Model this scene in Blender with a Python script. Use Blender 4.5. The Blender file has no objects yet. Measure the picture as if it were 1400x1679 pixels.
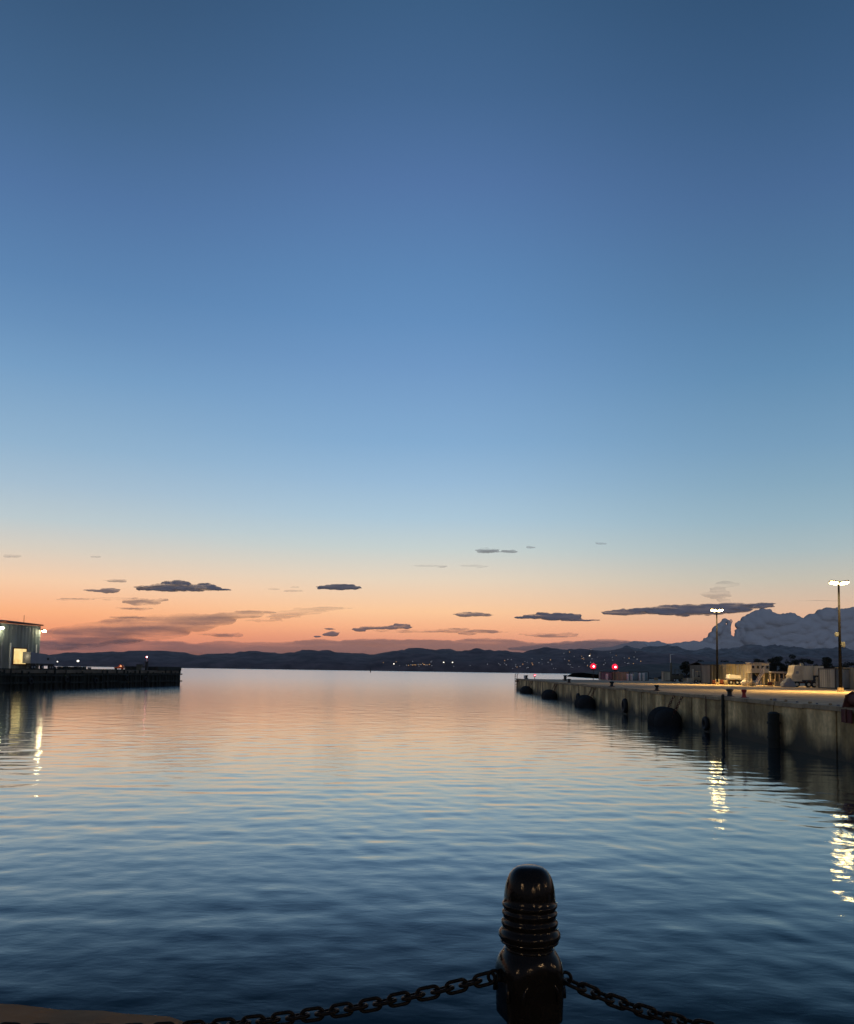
import bpy, bmesh, math, random
import numpy as np
from mathutils import Vector, Matrix, noise
from mathutils.bvhtree import BVHTree
random.seed(7)
S = bpy.context.scene
HAZE = 1.0e-5
COL = S.collection
R = math.radians
# ------------------------------------------------------------------ camera
F = 1400.0; SH = 0.116; PITCH = R(4.0); ROLL = R(0.84); CZ = 4.9; DECK = 3.08
cam = bpy.data.objects.new('camera', bpy.data.cameras.new('camera')); COL.objects.link(cam)
cam.data.sensor_fit = 'HORIZONTAL'; cam.data.sensor_width = 36; cam.data.lens = 36
cam.data.shift_y = SH; cam.data.clip_end = 120000; cam.data.clip_start = 0.05
cam.location = (0, 0, CZ)
RM = Matrix.Rotation(math.pi/2 + PITCH, 3, 'X') @ Matrix.Rotation(ROLL, 3, 'Z')
cam.rotation_euler = RM.to_euler()
S.camera = cam
def ray(px, py):
    return (RM @ Vector(((px-700)/F, (839.5-py)/F + SH, -1))).normalized()
def at(px, py, Y):                       # point seen at (px,py), Y metres out
    d = ray(px, py); return Vector((0, 0, CZ)) + d*(Y/d.y)
def hor(px):                             # picture row of the horizon
    return 1099.6 + (px-700)*math.tan(ROLL)
# ------------------------------------------------------------------ render
S.render.engine = 'CYCLES'
S.render.resolution_x = 853; S.render.resolution_y = 1024
S.view_settings.view_transform = 'Standard'; S.view_settings.look = 'None'
S.view_settings.exposure = 0; S.view_settings.gamma = 1
S.cycles.max_bounces = 6; S.cycles.transparent_max_bounces = 24
S.cycles.sample_clamp_indirect = 6
S.cycles.use_adaptive_sampling = True

def lin(c):
    return tuple(((v/255)/12.92 if v/255 <= .04045 else ((v/255+.055)/1.055)**2.4) for v in c)
# ------------------------------------------------------------------ materials
def newmat(name):
    m = bpy.data.materials.new(name); m.use_nodes = True
    nt = m.node_tree; return m, nt, nt.nodes['Principled BSDF']
def mat(name, col, rough=.7, metal=0, var=.25, scale=2.0, bump=0.0, emit=None, es=0, grime=None, spec=.5, stretch=(1,1,1)):
    m, nt, b = newmat(name)
    N, L = nt.nodes, nt.links
    b.inputs['Roughness'].default_value = rough; b.inputs['Metallic'].default_value = metal
    b.inputs['Specular IOR Level'].default_value = spec
    b.inputs['Base Color'].default_value = (*col, 1)
    if emit:
        b.inputs['Emission Color'].default_value = (*emit, 1); b.inputs['Emission Strength'].default_value = es
        if var == 0: return m
    tc = N.new('ShaderNodeTexCoord'); mp = N.new('ShaderNodeMapping'); mp.inputs['Scale'].default_value = stretch
    L.new(tc.outputs['Object'], mp.inputs['Vector'])
    nz = N.new('ShaderNodeTexNoise'); nz.inputs['Scale'].default_value = scale; nz.inputs['Detail'].default_value = 6
    L.new(mp.outputs[0], nz.inputs['Vector'])
    r = N.new('ShaderNodeValToRGB')
    r.color_ramp.elements[0].position = .3; r.color_ramp.elements[1].position = .7
    g = grime or tuple(c*(1-var) for c in col)
    r.color_ramp.elements[0].color = (*g, 1); r.color_ramp.elements[1].color = (*[min(1, c*(1+var)) for c in col], 1)
    L.new(nz.outputs['Fac'], r.inputs['Fac']); L.new(r.outputs[0], b.inputs['Base Color'])
    if bump:
        bp = N.new('ShaderNodeBump'); bp.inputs['Strength'].default_value = bump; bp.inputs['Distance'].default_value = .03
        nz2 = N.new('ShaderNodeTexNoise'); nz2.inputs['Scale'].default_value = scale*6; nz2.inputs['Detail'].default_value = 5
        L.new(tc.outputs['Object'], nz2.inputs['Vector'])
        L.new(nz2.outputs['Fac'], bp.inputs['Height']); L.new(bp.outputs[0], b.inputs['Normal'])
    return m
M = {}
M['black_iron'] = mat('black_iron', (.004,.004,.004), .13, 0, .3, 18, .05, spec=.14)
M['chain_iron'] = mat('chain_iron', (.004,.004,.004), .45, 0, .4, 30, .2, spec=.1)
M['dark_steel'] = mat('dark_steel', (.028,.03,.03), .6, .1, .3, 3)
M['pole_paint'] = mat('pole_paint', (.006,.006,.007), .9, 0, .2, 3, spec=0)
M['rubber'] = mat('rubber', (.010,.012,.013), .75, 0, .3, 3, .3)
M['rust'] = mat('rust', (.11,.035,.02), .8, 0, .4, 4, .3)
M['red'] = mat('red', (.35,.02,.015), .5, 0, .2, 3)
M['white'] = mat('white', (.72,.70,.64), .5, 0, .12, 1.2)
M['cream'] = mat('cream', (.55,.48,.34), .6, 0, .2, 1.0)
M['tan'] = mat('tan', (.33,.27,.17), .7, 0, .25, .8)
M['olive'] = mat('olive', (.09,.09,.06), .7, 0, .3, .8)
M['grey'] = mat('grey', (.22,.23,.24), .6, 0, .2, .9)
M['teal'] = mat('teal', (.20,.30,.32), .6, 0, .2, .9)
M['mauve'] = mat('mauve', (.22,.19,.22), .6, 0, .2, .9)
M['dark_glass'] = mat('dark_glass', (.015,.02,.03), .12, 0, 0, 1)
M['galv'] = mat('galv', (.45,.46,.46), .45, .4, .15, 3)
M['roof'] = mat('roof', (.05,.035,.03), .7, 0, .3, .6)
M['timber'] = mat('timber', (.022,.026,.020), .85, 0, .5, 1.2, .4, stretch=(1,1,.15))
M['house_wall'] = mat('house_wall', (.16,.15,.14), .8, 0, .2, .2)
M['bark'] = mat('bark', (.035,.03,.022), .9, 0, .3, 3)
M['leaf'] = mat('leaf', (.022,.028,.018), .8, 0, .4, .4)
M['dark_wood'] = mat('dark_wood', (.016,.018,.018), .9, 0, .4, .05)
M['trailer_grey'] = mat('trailer_grey', (.24,.25,.28), .6, 0, .15, .6)
M['box_grey'] = mat('box_grey', (.10,.11,.12), .7, 0, .1, 3, spec=.1)
M['dark_red'] = mat('dark_red', (.09,.012,.01), .8, 0, .4, 3)
M['orange'] = mat('orange', (.5,.13,.04), .6, 0, .2, 3)
def emat(name, col, s):
    m, nt, b = newmat(name); b.inputs['Base Color'].default_value = (*col, 1)
    b.inputs['Emission Color'].default_value = (*col, 1); b.inputs['Emission Strength'].default_value = s
    return m
M['flood'] = emat('flood_glow', (1,.72,.27), 40)
M['wall_lamp'] = emat('wall_lamp_glow', (1,.90,.50), 40)
M['red_halo'] = emat('red_halo', (1,.02,.06), .85)
M['red_core'] = emat('red_core', (1,.35,.38), 8)
M['win_warm'] = emat('window_warm', (1,.55,.25), .75)
M['win_white'] = emat('window_white', (1,.9,.75), 2.2)
M['win_pale'] = emat('window_pale', (.8,.8,.85), .30)
M['warm_lamp'] = emat('promenade_lamp_glow', (1,.62,.30), 260)

def lit_window():
    m, nt, b = newmat('lit_doorway')
    N, L = nt.nodes, nt.links
    tc = N.new('ShaderNodeTexCoord'); nz = N.new('ShaderNodeTexNoise'); nz.inputs['Scale'].default_value = .8
    L.new(tc.outputs['Object'], nz.inputs['Vector'])
    r = N.new('ShaderNodeValToRGB'); r.color_ramp.elements[0].position = .3; r.color_ramp.elements[1].position = .62
    r.color_ramp.elements[0].color = (*lin((214,165,90)), 1); r.color_ramp.elements[1].color = (*lin((252,225,150)), 1)
    L.new(nz.outputs['Fac'], r.inputs['Fac']); L.new(r.outputs[0], b.inputs['Emission Color'])
    b.inputs['Emission Strength'].default_value = 1.0; b.inputs['Base Color'].default_value = (.5,.4,.25,1)
    return m
M['doorway'] = lit_window()

def concrete(name, col, wall=False):
    m, nt, b = newmat(name)
    N, L = nt.nodes, nt.links
    b.inputs['Roughness'].default_value = .85
    tc = N.new('ShaderNodeTexCoord')
    def nse(scale, st=(1,1,1), det=6):
        mp = N.new('ShaderNodeMapping'); mp.inputs['Scale'].default_value = st
        L.new(tc.outputs['Object'], mp.inputs['Vector'])
        n = N.new('ShaderNodeTexNoise'); n.inputs['Scale'].default_value = scale; n.inputs['Detail'].default_value = det
        L.new(mp.outputs[0], n.inputs['Vector']); return n.outputs['Fac']
    def ramp(fac, p0, p1, c0, c1):
        r = N.new('ShaderNodeValToRGB'); r.color_ramp.elements[0].position = p0; r.color_ramp.elements[1].position = p1
        r.color_ramp.elements[0].color = (*c0, 1); r.color_ramp.elements[1].color = (*c1, 1)
        L.new(fac, r.inputs['Fac']); return r.outputs[0]
    def mul(a, c):
        x = N.new('ShaderNodeMixRGB'); x.blend_type = 'MULTIPLY'; x.inputs['Fac'].default_value = 1
        L.new(a, x.inputs[1]); L.new(c, x.inputs[2]); return x.outputs[0]
    base = ramp(nse(.35), .3, .7, tuple(c*.65 for c in col), tuple(c*1.3 for c in col))
    base = mul(base, ramp(nse(3.0), .3, .7, (.75,)*3, (1.15,)*3))
    if wall:
        base = mul(base, ramp(nse(.55, (1,1,.10)), .42, .58, (.60,.56,.48), (1.08,1.08,1.08)))   # run-down stains
        base = mul(base, ramp(nse(.30, (1,1,.6)), .42, .58, (.5,.48,.4), (1.1,1.08,1.02)))
        # algae below the tide mark
        sp = N.new('ShaderNodeSeparateXYZ'); L.new(tc.outputs['Object'], sp.inputs[0])
        a = N.new('ShaderNodeMath'); a.operation = 'MULTIPLY_ADD'; L.new(nse(.35, (1,1,.3)), a.inputs[0]); a.inputs[1].default_value = 3.0
        L.new(sp.outputs['Z'], a.inputs[2])
        mr = N.new('ShaderNodeMapRange'); mr.inputs[1].default_value = 1.9; mr.inputs[2].default_value = 2.9
        L.new(a.outputs[0], mr.inputs[0])
        mx = N.new('ShaderNodeMixRGB'); L.new(mr.outputs[0], mx.inputs['Fac']); mx.inputs[1].default_value = (.055,.050,.030,1)
        L.new(base, mx.inputs[2]); base = mx.outputs[0]
    L.new(base, b.inputs['Base Color'])
    bp = N.new('ShaderNodeBump'); bp.inputs['Strength'].default_value = .5; bp.inputs['Distance'].default_value = .04
    L.new(nse(5.0), bp.inputs['Height']); L.new(bp.outputs[0], b.inputs['Normal'])
    return m
M['conc_wall'] = concrete('weathered_concrete_wall', (.74,.55,.27), True)
M['conc_deck'] = concrete('pier_deck_concrete', (.36,.27,.155))
M['conc_quay'] = concrete('quay_concrete', (.16,.13,.09))

def corrugated(name, col, freq=9.0):
    m, nt, b = newmat(name)
    N, L = nt.nodes, nt.links
    tc = N.new('ShaderNodeTexCoord'); sp = N.new('ShaderNodeSeparateXYZ'); L.new(tc.outputs['Object'], sp.inputs[0])
    ad = N.new('ShaderNodeMath'); ad.operation = 'ADD'; L.new(sp.outputs['X'], ad.inputs[0]); L.new(sp.outputs['Y'], ad.inputs[1])
    ml = N.new('ShaderNodeMath'); ml.operation = 'MULTIPLY'; ml.inputs[1].default_value = freq; L.new(ad.outputs[0], ml.inputs[0])
    si = N.new('ShaderNodeMath'); si.operation = 'SINE'; L.new(ml.outputs[0], si.inputs[0])
    bp = N.new('ShaderNodeBump'); bp.inputs['Strength'].default_value = .9; bp.inputs['Distance'].default_value = .03
    L.new(si.outputs[0], bp.inputs['Height']); L.new(bp.outputs[0], b.inputs['Normal'])
    nz = N.new('ShaderNodeTexNoise'); nz.inputs['Scale'].default_value = .6; nz.inputs['Detail'].default_value = 6
    mp = N.new('ShaderNodeMapping'); mp.inputs['Scale'].default_value = (1,1,.2); L.new(tc.outputs['Object'], mp.inputs[0]); L.new(mp.outputs[0], nz.inputs['Vector'])
    r = N.new('ShaderNodeValToRGB'); r.color_ramp.elements[0].position = .35; r.color_ramp.elements[1].position = .65
    r.color_ramp.elements[0].color = (*[c*.6 for c in col], 1); r.color_ramp.elements[1].color = (*[c*1.25 for c in col], 1)
    L.new(nz.outputs['Fac'], r.inputs['Fac']); L.new(r.outputs[0], b.inputs['Base Color'])
    b.inputs['Roughness'].default_value = .55
    return m
M['corr_green'] = corrugated('corrugated_green_grey', (.15,.175,.17), 6)
M['corr_tan'] = corrugated('corrugated_tan', (.36,.31,.18), 9)
M['corr_olive'] = corrugated('corrugated_olive', (.16,.155,.115), 9)
M['corr_grey'] = corrugated('corrugated_grey', (.22,.235,.23), 9)
M['corr_cream'] = corrugated('corrugated_cream', (.52,.46,.33), 9)
M['corr_teal'] = corrugated('corrugated_teal', (.19,.28,.30), 9)
M['corr_mauve'] = corrugated('corrugated_mauve', (.2,.17,.2), 9)

# ------------------------------------------------------------------ mesh helpers
class MB:
    def __init__(s): s.bm = bmesh.new(); s.mi = 0
    def _tag(s, n0):
        s.bm.faces.ensure_lookup_table()
        for f in s.bm.faces[n0:]: f.material_index = s.mi
    def box(s, c, d, rot=0, bev=0, m=None):
        n0 = len(s.bm.faces)
        v = bmesh.ops.create_cube(s.bm, size=1)['verts']
        mt = Matrix.Translation(c) @ (m or Matrix.Rotation(rot, 4, 'Z')) @ Matrix.Diagonal((*d, 1))
        bmesh.ops.transform(s.bm, matrix=mt, verts=v)
        if bev:
            e = list({e for x in v for e in x.link_edges})
            bmesh.ops.bevel(s.bm, geom=e, offset=bev, segments=2, affect='EDGES')
        s._tag(n0); return s
    def cyl(s, a, b, r, r2=None, n=14, caps=True):
        a, b = Vector(a), Vector(b); d = b-a
        n0 = len(s.bm.faces)
        v = bmesh.ops.create_cone(s.bm, cap_ends=caps, segments=n, radius1=r, radius2=r if r2 is None else r2, depth=d.length)['verts']
        q = d.to_track_quat('Z', 'Y').to_matrix().to_4x4()
        bmesh.ops.transform(s.bm, matrix=Matrix.Translation((a+b)/2) @ q, verts=v)
        s._tag(n0); return s
    def sph(s, c, r, n=16, sc=(1,1,1)):
        n0 = len(s.bm.faces); c = Vector(c); m = n//2+2
        def P(i, j):
            t = math.pi*i/m; a = 2*math.pi*j/n
            return s.bm.verts.new(c + Vector((r*sc[0]*math.sin(t)*math.cos(a), r*sc[1]*math.sin(t)*math.sin(a), r*sc[2]*math.cos(t))))
        top = P(0, 0); bot = P(m, 0); g = [[P(i, j) for j in range(n)] for i in range(1, m)]
        F_ = s.bm.faces.new
        for j in range(n):
            k = (j+1) % n
            F_((top, g[0][j], g[0][k])); F_((bot, g[-1][k], g[-1][j]))
            for i in range(m-2): F_((g[i][j], g[i+1][j], g[i+1][k], g[i][k]))
        s._tag(n0); return s
    def torus(s, c, R1, r, m=None, n=28, k=10):
        n0 = len(s.bm.faces); m = m or Matrix.Identity(4); g = []
        for i in range(n):
            a = 2*math.pi*i/n; row = []
            for j in range(k):
                b = 2*math.pi*j/k
                p = Vector(((R1+r*math.cos(b))*math.cos(a), (R1+r*math.cos(b))*math.sin(a), r*math.sin(b)))
                row.append(s.bm.verts.new(Vector(c) + (m @ p)))
            g.append(row)
        for i in range(n):
            for j in range(k):
                s.bm.faces.new((g[i][j], g[(i+1) % n][j], g[(i+1) % n][(j+1) % k], g[i][(j+1) % k]))
        s._tag(n0); return s
    def prism(s, pts, off):            # polygon (3D points) swept by off
        n0 = len(s.bm.faces); off = Vector(off)
        a = [s.bm.verts.new(p) for p in pts]; b = [s.bm.verts.new(Vector(p)+off) for p in pts]
        s.bm.faces.new(a); s.bm.faces.new(b[::-1])
        for i in range(len(a)):
            j = (i+1) % len(a); s.bm.faces.new((a[i], b[i], b[j], a[j]))
        s._tag(n0); return s
    def rings(s, rings, caps=True):    # list of rings of points
        n0 = len(s.bm.faces)
        g = [[s.bm.verts.new(p) for p in r] for r in rings]
        for i in range(len(g)-1):
            n = len(g[i])
            for j in range(n):
                s.bm.faces.new((g[i][j], g[i][(j+1) % n], g[i+1][(j+1) % n], g[i+1][j]))
        if caps: s.bm.faces.new(g[0][::-1]); s.bm.faces.new(g[-1])
        s._tag(n0); return s
    def build(s, name, mats, parent=None, smooth=False):
        bmesh.ops.recalc_face_normals(s.bm, faces=s.bm.faces)
        me = bpy.data.meshes.new(name)
        if smooth:
            for f in s.bm.faces: f.smooth = True
        s.bm.to_mesh(me); s.bm.free()
        for m in (mats if isinstance(mats, (list, tuple)) else [mats]): me.materials.append(m)
        o = bpy.data.objects.new(name, me); COL.objects.link(o)
        if smooth:
            try: me.set_sharp_from_angle(angle=R(50))
            except Exception: pass
        if parent: o.parent = parent
        return o
def tag(o, label=None, cat=None, group=None, kind=None):
    if label: o['label'] = label
    if cat: o['category'] = cat
    if group: o['group'] = group
    if kind: o['kind'] = kind
    return o
def thing(name, label, cat, loc=(0,0,0), rz=0, group=None):
    o = bpy.data.objects.new(name, None); COL.objects.link(o); o.location = loc; o.rotation_euler = (0,0,rz)
    o.empty_display_size = .2
    return tag(o, label, cat, group)
def dup(root, loc, rz=None, label=None, sc=None):
    r = root.copy(); COL.objects.link(r); r.location = loc
    if rz is not None: r.rotation_euler = (0,0,rz)
    if sc: r.scale = (sc,)*3
    if label: r['label'] = label
    for ch in list(root.children):
        c = ch.copy(); COL.objects.link(c); c.parent = r
        for g in list(ch.children):
            d = g.copy(); COL.objects.link(d); d.parent = c
    return r
def point(loc, col, p, rad=.2, name='lamp_light', parent=None):
    l = bpy.data.lights.new(name, 'POINT'); l.color = col; l.energy = p; l.shadow_soft_size = rad
    o = bpy.data.objects.new(name, l); COL.objects.link(o); o.location = loc
    o.visible_glossy = False          # the lens mesh gives the reflection
    if parent: o.parent = parent
    return o
def spot(loc, col, p, ang, rad, parent):
    l = bpy.data.lights.new('lamp_light', 'SPOT'); l.color = col; l.energy = p; l.shadow_soft_size = rad; l.spot_size = R(ang); l.spot_blend = 1
    o = bpy.data.objects.new('lamp_light', l); COL.objects.link(o); o.location = loc; o.visible_glossy = False
    o.parent = parent; o.rotation_euler = (R(-20),0,0); return o

# ------------------------------------------------------------------ sky (world)
W = bpy.data.worlds.new('World'); S.world = W; W.use_nodes = True
nt = W.node_tree; N, L = nt.nodes, nt.links
bg = N['Background']
tc = N.new('ShaderNodeTexCoord'); sp = N.new('ShaderNodeSeparateXYZ'); L.new(tc.outputs['Generated'], sp.inputs[0])
def skyz(py, px=700): return ray(px, py).z
ZT = skyz(-320)
def sky_ramp(stops, px=700):
    mr = N.new('ShaderNodeMapRange'); mr.inputs[1].default_value = 0; mr.inputs[2].default_value = ZT
    L.new(sp.outputs['Z'], mr.inputs[0])
    r = N.new('ShaderNodeValToRGB'); cr = r.color_ramp; cr.interpolation = 'B_SPLINE' if False else 'CARDINAL' if False else 'LINEAR'
    for i, (py, c) in enumerate(stops):
        p = max(0, min(1, skyz(py, px)/ZT))
        e = cr.elements[0] if i == 0 else (cr.elements[1] if i == 1 else cr.elements.new(p))
        e.position = p
        e.color = (*lin(c), 1)
    L.new(mr.outputs[0], r.inputs[0]); return r.outputs[0]
mid = sky_ramp([(1098,(178,122,110)),(-300,(38,70,104)),(3,(57,92,130)),(150,(66,101,143)),(300,(80,115,163)),(450,(90,132,179)),(525,(97,140,187)),(600,(109,150,195)),
                (725,(130,170,207)),(790,(150,184,213)),(850,(171,198,215)),(900,(197,208,207)),(950,(230,212,190)),(1003,(254,202,157)),(1030,(250,180,138)),(1050,(232,156,126))])
lft = sky_ramp([(1098,(170,112,104)),(-300,(38,66,98)),(3,(56,89,125)),(150,(65,100,139)),(300,(78,114,160)),(450,(90,131,176)),(525,(101,142,185)),(600,(115,156,195)),
                (725,(143,177,205)),(790,(164,189,208)),(850,(187,201,206)),(900,(216,206,192)),(950,(246,206,172)),(1001,(255,182,134)),(1030,(248,160,118)),(1050,(226,142,116))], 60)
rgt = sky_ramp([(1098,(160,122,114)),(-300,(34,64,94)),(3,(50,83,119)),(150,(58,92,131)),(300,(70,104,147)),(450,(80,119,159)),(525,(86,128,168)),(600,(95,138,176)),
                (725,(117,156,187)),(790,(132,167,190)),(850,(149,178,193)),(900,(169,186,190)),(950,(197,191,177)),(1000,(224,186,158)),(1030,(232,174,144)),(1050,(224,162,138))], 1330)
bak = sky_ramp([(1098,(112,106,112)),(-300,(60,80,110)),(600,(106,119,142)),(1000,(126,124,134))])
def mathn(op, a, b=None, c=None):
    n = N.new('ShaderNodeMath'); n.operation = op
    for i, v in enumerate((a, b, c)):
        if v is None: continue
        if isinstance(v, (int, float)): n.inputs[i].default_value = v
        else: L.new(v, n.inputs[i])
    return n.outputs[0]
hl = mathn('SQRT', mathn('ADD', mathn('ADD', mathn('MULTIPLY', sp.outputs['X'], sp.outputs['X']), mathn('MULTIPLY', sp.outputs['Y'], sp.outputs['Y'])), 1e-5))
az = mathn('DIVIDE', sp.outputs['X'], hl)
cy = mathn('DIVIDE', sp.outputs['Y'], hl)
def rng(v, a, b, sm=True):
    m = N.new('ShaderNodeMapRange'); m.interpolation_type = 'SMOOTHSTEP' if sm else 'LINEAR'
    L.new(v, m.inputs[0]); m.inputs[1].default_value = a; m.inputs[2].default_value = b; return m.outputs[0]
def mix(f, a, b):
    m = N.new('ShaderNodeMixRGB'); L.new(f, m.inputs[0]); L.new(a, m.inputs[1]); L.new(b, m.inputs[2]); return m.outputs[0]
c = mix(rng(az, -.02, -.42), mid, lft)
c = mix(rng(az, .0, .42), c, rgt)
c = mix(rng(cy, .75, -.1), c, bak)
sk = N.new('ShaderNodeTexSky'); sk.sky_type = 'NISHITA'; sk.sun_disc = False
sk.sun_elevation = R(-2.5); sk.sun_rotation = R(-12)
addc = N.new('ShaderNodeMixRGB'); addc.blend_type = 'ADD'; addc.inputs[0].default_value = .05
L.new(c, addc.inputs[1]); L.new(sk.outputs[0], addc.inputs[2])
L.new(addc.outputs[0], bg.inputs['Color']); bg.inputs['Strength'].default_value = 1.0

# ------------------------------------------------------------------ water
def water_mat():
    m, nt, b = newmat('harbour_water')
    N, L = nt.nodes, nt.links
    N.remove(b); out = [n for n in N if n.type == 'OUTPUT_MATERIAL'][0]
    tc = N.new('ShaderNodeTexCoord')
    # ripples too small and far to be modelled: steeper and rougher with distance out on the bay
    sp = N.new('ShaderNodeSeparateXYZ'); L.new(tc.outputs['Object'], sp.inputs[0])
    mx = N.new('ShaderNodeMath'); mx.operation = 'MAXIMUM'; mx.inputs[1].default_value = 1; L.new(sp.outputs['Y'], mx.inputs[0])
    lg = N.new('ShaderNodeMath'); lg.operation = 'LOGARITHM'; lg.inputs[1].default_value = 10; L.new(mx.outputs[0], lg.inputs[0])
    def far(a, b_, v0, v1):
        mr = N.new('ShaderNodeMapRange'); mr.interpolation_type = 'SMOOTHSTEP'
        mr.inputs[1].default_value = a; mr.inputs[2].default_value = b_; mr.inputs[3].default_value = v0; mr.inputs[4].default_value = v1
        L.new(lg.outputs[0], mr.inputs[0]); return mr.outputs[0]
    prev = None
    for sc, st, d0, d1, det in ((2.2, (.6,1,1), .005, .017, 2), (8.0, (.7,1,1), .0013, .006, 3)):
        mp = N.new('ShaderNodeMapping'); mp.inputs['Scale'].default_value = st; mp.inputs['Rotation'].default_value = (0,0,R(6))
        L.new(tc.outputs['Object'], mp.inputs[0])
        n = N.new('ShaderNodeTexNoise'); n.inputs['Scale'].default_value = sc; n.inputs['Detail'].default_value = det; n.inputs['Distortion'].default_value = .4
        L.new(mp.outputs[0], n.inputs['Vector'])
        bp = N.new('ShaderNodeBump'); bp.inputs['Strength'].default_value = 1; L.new(far(1.5, 2.9, d0, d1), bp.inputs['Distance'])
        L.new(n.outputs['Fac'], bp.inputs['Height'])
        if prev: L.new(prev, bp.inputs['Normal'])
        prev = bp.outputs[0]
    gl = N.new('ShaderNodeBsdfGlossy'); gl.distribution = 'MULTI_GGX'; gl.inputs['Color'].default_value = (.90,.97,1,1)
    L.new(far(1.6, 2.8, .05, .19), gl.inputs['Roughness']); L.new(prev, gl.inputs['Normal'])
    df = N.new('ShaderNodeBsdfDiffuse'); df.inputs['Color'].default_value = (.003,.022,.036,1)
    lw = N.new('ShaderNodeLayerWeight'); lw.inputs['Blend'].default_value = .5; L.new(prev, lw.inputs['Normal'])
    f = N.new('ShaderNodeMapRange'); f.interpolation_type = 'SMOOTHSTEP'; f.inputs[1].default_value = .60; f.inputs[2].default_value = 1.03; f.inputs[3].default_value = .015; f.inputs[4].default_value = 1
    L.new(lw.outputs['Facing'], f.inputs[0])
    ms = N.new('ShaderNodeMixShader'); L.new(f.outputs[0], ms.inputs[0]); L.new(df.outputs[0], ms.inputs[1]); L.new(gl.outputs[0], ms.inputs[2]); L.new(ms.outputs[0], out.inputs[0])
    return m
M['water'] = water_mat()
def build_water():
    # rows growing with distance, columns fine in front and coarse to the sides
    rows = [2.0]
    while rows[-1] < 16000:
        r = rows[-1]; rows.append(r + max(.07, min(.0042*r, .45) if r < 260 else .0042*r*(1+(r-260)/260)))
    rows = np.array(rows)
    ang = np.concatenate([np.radians(np.linspace(-88, -36, 50, endpoint=False)), np.radians(np.linspace(-36, 36, 620)), np.radians(np.linspace(36, 88, 51)[1:])])
    RR, AA = np.meshgrid(rows, ang, indexing='ij')
    X = RR*np.sin(AA); Y = RR*np.cos(AA) - 1.0
    Z = np.zeros_like(X)
    rs = np.random.RandomState(3)
    cell = np.gradient(rows)[:, None]; cellx = RR*np.radians(72/620)
    n = 120
    for i in range(n):
        lam = .45*(9/.45)**rs.rand()
        th = rs.normal(0, .75) + .12
        k = 2*math.pi/lam
        slope = .0034*(1.0 if lam < 2 else (2/lam)**1.4)*(1.0 if lam > .9 else (lam/.9)**.5)
        amp = slope/k
        kx, ky = k*math.sin(th), k*math.cos(th)
        att = np.clip((lam/np.maximum(cell, cellx*abs(math.sin(th))+1e-6) - 3)/3, 0, 1)
        ph = rs.rand()*6.28
        # patchy wave groups
        g = .75 + .5*np.sin(X*.05*rs.normal() + Y*.06*rs.normal() + rs.rand()*6.28)
        Z += amp*att*g*np.sin(kx*X + ky*Y + ph)
    nr, nc = X.shape
    co = np.stack([X, Y, Z], -1).reshape(-1, 3).astype(np.float32)
    i = np.arange(nr-1)[:, None]*nc + np.arange(nc-1)[None, :]
    q = np.stack([i, i+nc, i+nc+1, i+1], -1).reshape(-1, 4)
    me = bpy.data.meshes.new('water')
    me.vertices.add(len(co)); me.vertices.foreach_set('co', co.ravel())
    me.loops.add(q.size); me.loops.foreach_set('vertex_index', q.ravel().astype(np.int32))
    me.polygons.add(len(q)); me.polygons.foreach_set('loop_start', (np.arange(len(q))*4).astype(np.int32))
    me.polygons.foreach_set('use_smooth', np.ones(len(q), bool))
    me.update(calc_edges=True); me.validate()
    me.materials.append(M['water'])
    # normals upwards
    if me.polygons[0].normal.z < 0: me.flip_normals()
    o = bpy.data.objects.new('water', me); COL.objects.link(o); tag(o, kind='structure')
build_water()

# seabed / ground sheet to the horizon, below the water
g = MB().box((0, 8000, -6), (60000, 40000, .5)).build('ground', mat('seabed', (.05,.045,.035), .9, 0, .2, .05)); tag(g, kind='structure')

# evening air over the bay
hz = MB().box((0, 4700, 200), (17000, 12600, 420)).build('haze', None or bpy.data.materials.new('evening_haze')); tag(hz, kind='stuff')
hm = hz.data.materials[0]; hm.use_nodes = True
for n_ in [n_ for n_ in hm.node_tree.nodes if n_.type == 'BSDF_PRINCIPLED']: hm.node_tree.nodes.remove(n_)
pv = hm.node_tree.nodes.new('ShaderNodeVolumePrincipled'); pv.inputs['Color'].default_value = (.86,.86,.92,1); pv.inputs['Density'].default_value = HAZE
hm.node_tree.links.new(pv.outputs[0], [n_ for n_ in hm.node_tree.nodes if n_.type == 'OUTPUT_MATERIAL'][0].inputs['Volume'])
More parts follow.
